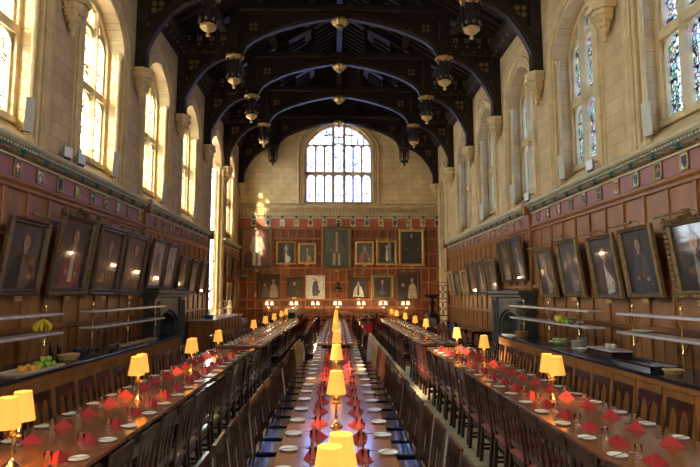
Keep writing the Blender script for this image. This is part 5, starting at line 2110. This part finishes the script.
# round-backed gilt chair, far left
r = thing('round_backed_chair', 'golden wooden chair with a round back at the far left by the bay window', 'chair', (-5.25, 28.3, 0.0), rz=0.5)
q = MB()
q.tube([(-0.2, 0.27 * math.cos(t), 1.28 + 0.42 * math.sin(t)) for t in [PI * 2 * k / 20 for k in range(21)]], 0.05, 8)
q.prism(ell(0, 1.28, 0.24, 0.38), lambda u, v, w: (-0.2 + w, u, v), -0.02, 0.02)
q.build('back', M['pale_chair'], r)
q = MB()
q.cb(-0.25, -0.25, 0.5, 0.28, 0.25, 0.58, 0.02)
q.build('seat', M['red_leather'], r)
for sx in (-0.22, 0.24):
    for sy in (-0.21, 0.21):
        q = MB()
        q.tube([(sx, sy, 0), (sx, sy, 0.5 if sx > 0 else 1.0)], 0.03, 8)
        q.build('leg', M['pale_chair'], r)

# low table, chairs and bins on the right before the dais
make_table('side_table', 5.35, 0.8, 21.0, 24.2, M['table_pale'], 'small side table against the right wall beyond the fireplace')
for i, (x, y, rz) in enumerate(((4.75, 21.8, 0), (4.75, 23.2, 0.1))):
    PFC[2].place((x, y, 0), rz=rz, label='dark chair at the small side table, %s one' % ('nearer' if i == 0 else 'farther'), cat='chair', group='chairs at the side table')
for i, y in enumerate((24.7, 25.4)):
    r = thing('recycling_bin', 'blue plastic bin near the right wall, %s of two' % ('nearer' if i == 0 else 'farther'), 'bin', (5.2, y, 0), group='blue bins by the right wall')
    q = MB()
    q.lathe([(0.2, 0), (0.21, 0.01), (0.26, 0.7), (0.25, 0.7)], 4, a0=PI / 4)
    q.build('body', M['blue'], r)
    q = MB()
    q.lathe([(0.28, 0.7), (0.28, 0.74), (0.2, 0.78)], 4, a0=PI / 4)
    q.build('lid', M['blue'], r)

# dark urn-shaped stand and iron screen near the right end of the dais
r = thing('lectern_stand', 'tall dark bronze stand with a dished top at the right end of the dais', 'stand', (5.0, 30.1, 0))
q = MB()
q.lathe([(0.42, 0), (0.42, 0.08), (0.32, 0.14), (0.3, 0.4), (0.38, 0.55), (0.42, 0.8), (0.36, 1.0), (0.2, 1.12)], 12)
q.build('pedestal', M['bronze'], r, smooth=True)
q = MB()
q.lathe([(0.2, 1.1), (0.12, 1.2), (0.1, 1.4), (0.15, 1.55), (0.18, 1.65), (0.1, 1.75), (0.08, 1.85)], 12)
q.build('stem', M['bronze'], r, smooth=True)
q = MB()
q.lathe([(0.08, 1.85), (0.2, 1.9), (0.42, 2.0), (0.46, 2.06), (0.42, 2.08), (1e-4, 1.98)], 14)
q.build('dish', M['bronze'], r, smooth=True)
r = thing('iron_screen', 'black openwork iron screen beside the right-hand stone shafts', 'screen', (5.72, 30.8, 0), rz=0)
q = MB()
for x in (-0.28, 0.28):
    q.b(x - 0.02, -0.02, 0, x + 0.02, 0.02, 2.75)
for z in (0.1, 0.9, 1.8, 2.7):
    q.b(-0.28, -0.02, z, 0.28, 0.02, z + 0.04)
q.build('frame', M['iron'], r)
q = MB()
for z in (0.5, 1.1, 1.5, 2.0, 2.4):
    for x in (-0.14, 0.14):
        q.tube([(x + 0.12 * math.cos(t), 0, z + 0.18 * math.sin(t)) for t in [PI * 2 * k / 12 for k in range(13)]], 0.022, 5)
q.build('scrollwork', M['iron'], r)

# boxes, cabinet, barrier near the dais
r = thing('storage_box', 'blue-grey box on a stool before the right end of the dais', 'box', (4.6, 28.0, 0))
q = MB()
q.cb(-0.22, -0.2, 0.5, 0.22, 0.2, 0.9, 0.02)
q.build('box', M['grey'], r)
q = MB()
for x in (-0.18, 0.18):
    for y in (-0.16, 0.16):
        q.b(x - 0.02, y - 0.02, 0, x + 0.02, y + 0.02, 0.5)
q.build('stool', M['chair'], r)
r = thing('storage_bin', 'grey bin before the left end of the dais', 'bin', (-4.95, 29.3, 0))
q = MB()
q.lathe([(0.2, 0), (0.25, 0.8), (0.24, 0.8)], 14)
q.build('body', M['grey'], r, smooth=True)
q = MB()
q.lathe([(0.26, 0.79), (0.26, 0.83), (0.15, 0.86), (1e-4, 0.86)], 14)
q.build('lid', M['grey'], r, smooth=True)
r = thing('drinks_machine', 'white-topped machine standing at the left front of the dais', 'machine', (-2.5, 30.3, 0))
q = MB()
q.cb(-0.3, -0.2, 0.0, 0.3, 0.2, 1.32, 0.03)
q.build('cabinet', M['steel'], r)
q = MB()
q.cb(-0.2, -0.23, 0.8, 0.2, -0.19, 1.12, 0.01)
q.build('front_opening', M['iron'], r)
q = MB()
q.cb(-0.31, -0.21, 1.22, 0.31, 0.21, 1.34, 0.02)
q.build('top', M['white'], r)
r = thing('rope_barrier', 'white rope barrier with three posts beside the central table, before the dais', 'rope barrier', (1.5, 30.38, 0))
q = MB()
for x, h in ((0, 1.1), (-0.62, 0.75), (0.58, 0.75)):
    q = MB()
    q.tube([(x, 0, 0.02), (x, 0, h)], 0.025, 8)
    q.lathe([(0.12, 0), (0.12, 0.02), (0.03, 0.04)], 12, (x, 0, 0))
    q.ball((x, 0, h + 0.02), 0.04, 8)
    q.build('post', M['iron'], r)
for x, h in ((-0.62, 0.72), (0.58, 0.72)):
    q = MB()
    q.tube([(x * t, -0.01, 1.06 + (h - 1.06) * t - 0.10 * math.sin(t * PI)) for t in [k / 8 for k in range(9)]], 0.022, 6)
    q.build('rope', M['white'], r)

# bust on a bracket, exit sign, notice
r = thing('portrait_bust', 'dark bronze bust on a bracket at the centre of the end wall', 'bust', (-0.03, 33.72, 2.2))
q = MB()
q.lathe([(0.16, 0.0), (0.2, 0.06), (0.24, 0.16), (0.18, 0.26), (0.08, 0.3), (0.07, 0.36)], 14, sy=0.6)
q.build('shoulders', M['bronze'], r, smooth=True)
q = MB()
q.lathe([(0.06, 0.33), (0.09, 0.38), (0.115, 0.46), (0.11, 0.54), (0.06, 0.6), (1e-4, 0.61)], 14)
q.ball((0, -0.11, 0.46), 0.025, 6)
q.ball((-0.11, 0, 0.47), 0.02, 6)
q.ball((0.11, 0, 0.47), 0.02, 6)
q.build('head', M['bronze'], r, smooth=True)
q = MB()
q.cb(-0.2, -0.15, -0.05, 0.2, 0.18, 0.0, 0.01)
q.prism([(0.18, -0.05), (-0.1, -0.05), (0.18, -0.3)], lambda u, v, w: (w, u, v), -0.08, 0.08)
q.build('bracket', M['oak_far'], r)
r = thing('exit_sign', 'small green emergency exit sign with white symbols at the far left of the end wall', 'sign', (-5.66, 33.9, 3.09))
q = MB()
q.cb(-0.2, -0.03, 0, 0.2, 0, 0.2, 0.005)
q.build('panel', M['exit'], r)
q = MB()
f2 = lambda u, v, w: (u, w, v)
q.prism([(0.02, 0.08), (0.1, 0.08), (0.1, 0.04), (0.17, 0.1), (0.1, 0.16), (0.1, 0.12), (0.02, 0.12)], f2, -0.034, -0.03)
q.prism([(-0.16, 0.04), (-0.12, 0.04), (-0.08, 0.08), (-0.04, 0.05), (-0.02, 0.07), (-0.06, 0.12), (-0.1, 0.14), (-0.14, 0.11)], f2, -0.034, -0.03)
q.prism(ell(-0.07, 0.165, 0.02, 0.02, 8), f2, -0.034, -0.03)
q.build('symbols', M['white'], r, label='white running figure and arrow')
r = thing('wall_notice', 'small white notice on the end wall below the exit sign', 'notice', (-4.98, 33.9, 1.9))
q = MB()
q.cb(-0.06, -0.015, 0, 0.06, 0, 0.26, 0.003)
q.build('sheet', M['paper'], r)

# uplighters and white reflector boards on the window sills
r = thing('sill_reflector')
q = MB()
q.cb(-0.1, -0.03, 0.0, 0.1, 0.0, 0.68, 0.006)
q.build('board', M['board'], r)
q = MB()
q.b(-0.06, 0.0, 0, 0.06, 0.1, 0.03)
q.b(-0.02, 0.02, 0.0, 0.02, 0.05, 0.6)
q.build('bracket', M['iron'], r)
RF = Proto(r)
for sg in (-1, 1):
    for k, c in enumerate(BAYS[2:6]):
        if sg < 0 and c > 25:
            continue
        RF.place((sg * 6.14, c + 1.0, 5.28), rz=(-sg) * PI / 2 * 0.7, rx=0.05, label='white upright lamp board on the %s wall ledge, %s from the camera' % (LRW[sg], ORD[k]), cat='light panel', group='white boards on the wall ledges')
r = thing('floodlight')
q = MB()
q.cb(-0.14, -0.06, 0.06, 0.14, 0.0, 0.3, 0.01)
q.build('housing', M['grey'], r)
q = MB()
q.b(-0.13, -0.065, 0.07, 0.13, -0.06, 0.29)
q.build('front_glass', M['white'], r)
q = MB()
q.b(-0.08, -0.05, 0, 0.08, 0.0, 0.06)
q.build('foot', M['iron'], r)
FL = Proto(r)
for sg in (-1, 1):
    for k, c in enumerate((11.95, 12.6) if sg < 0 else (12.9, 17.3)):
        FL.place((sg * 5.93, c, 4.985), rz=-sg * 1.4, rx=0.0, label='dark floodlight box on the %s wall ledge, %s one' % (LRW[sg], 'nearer' if k == 0 else 'farther'), cat='floodlight', group='floodlights on the ledges')
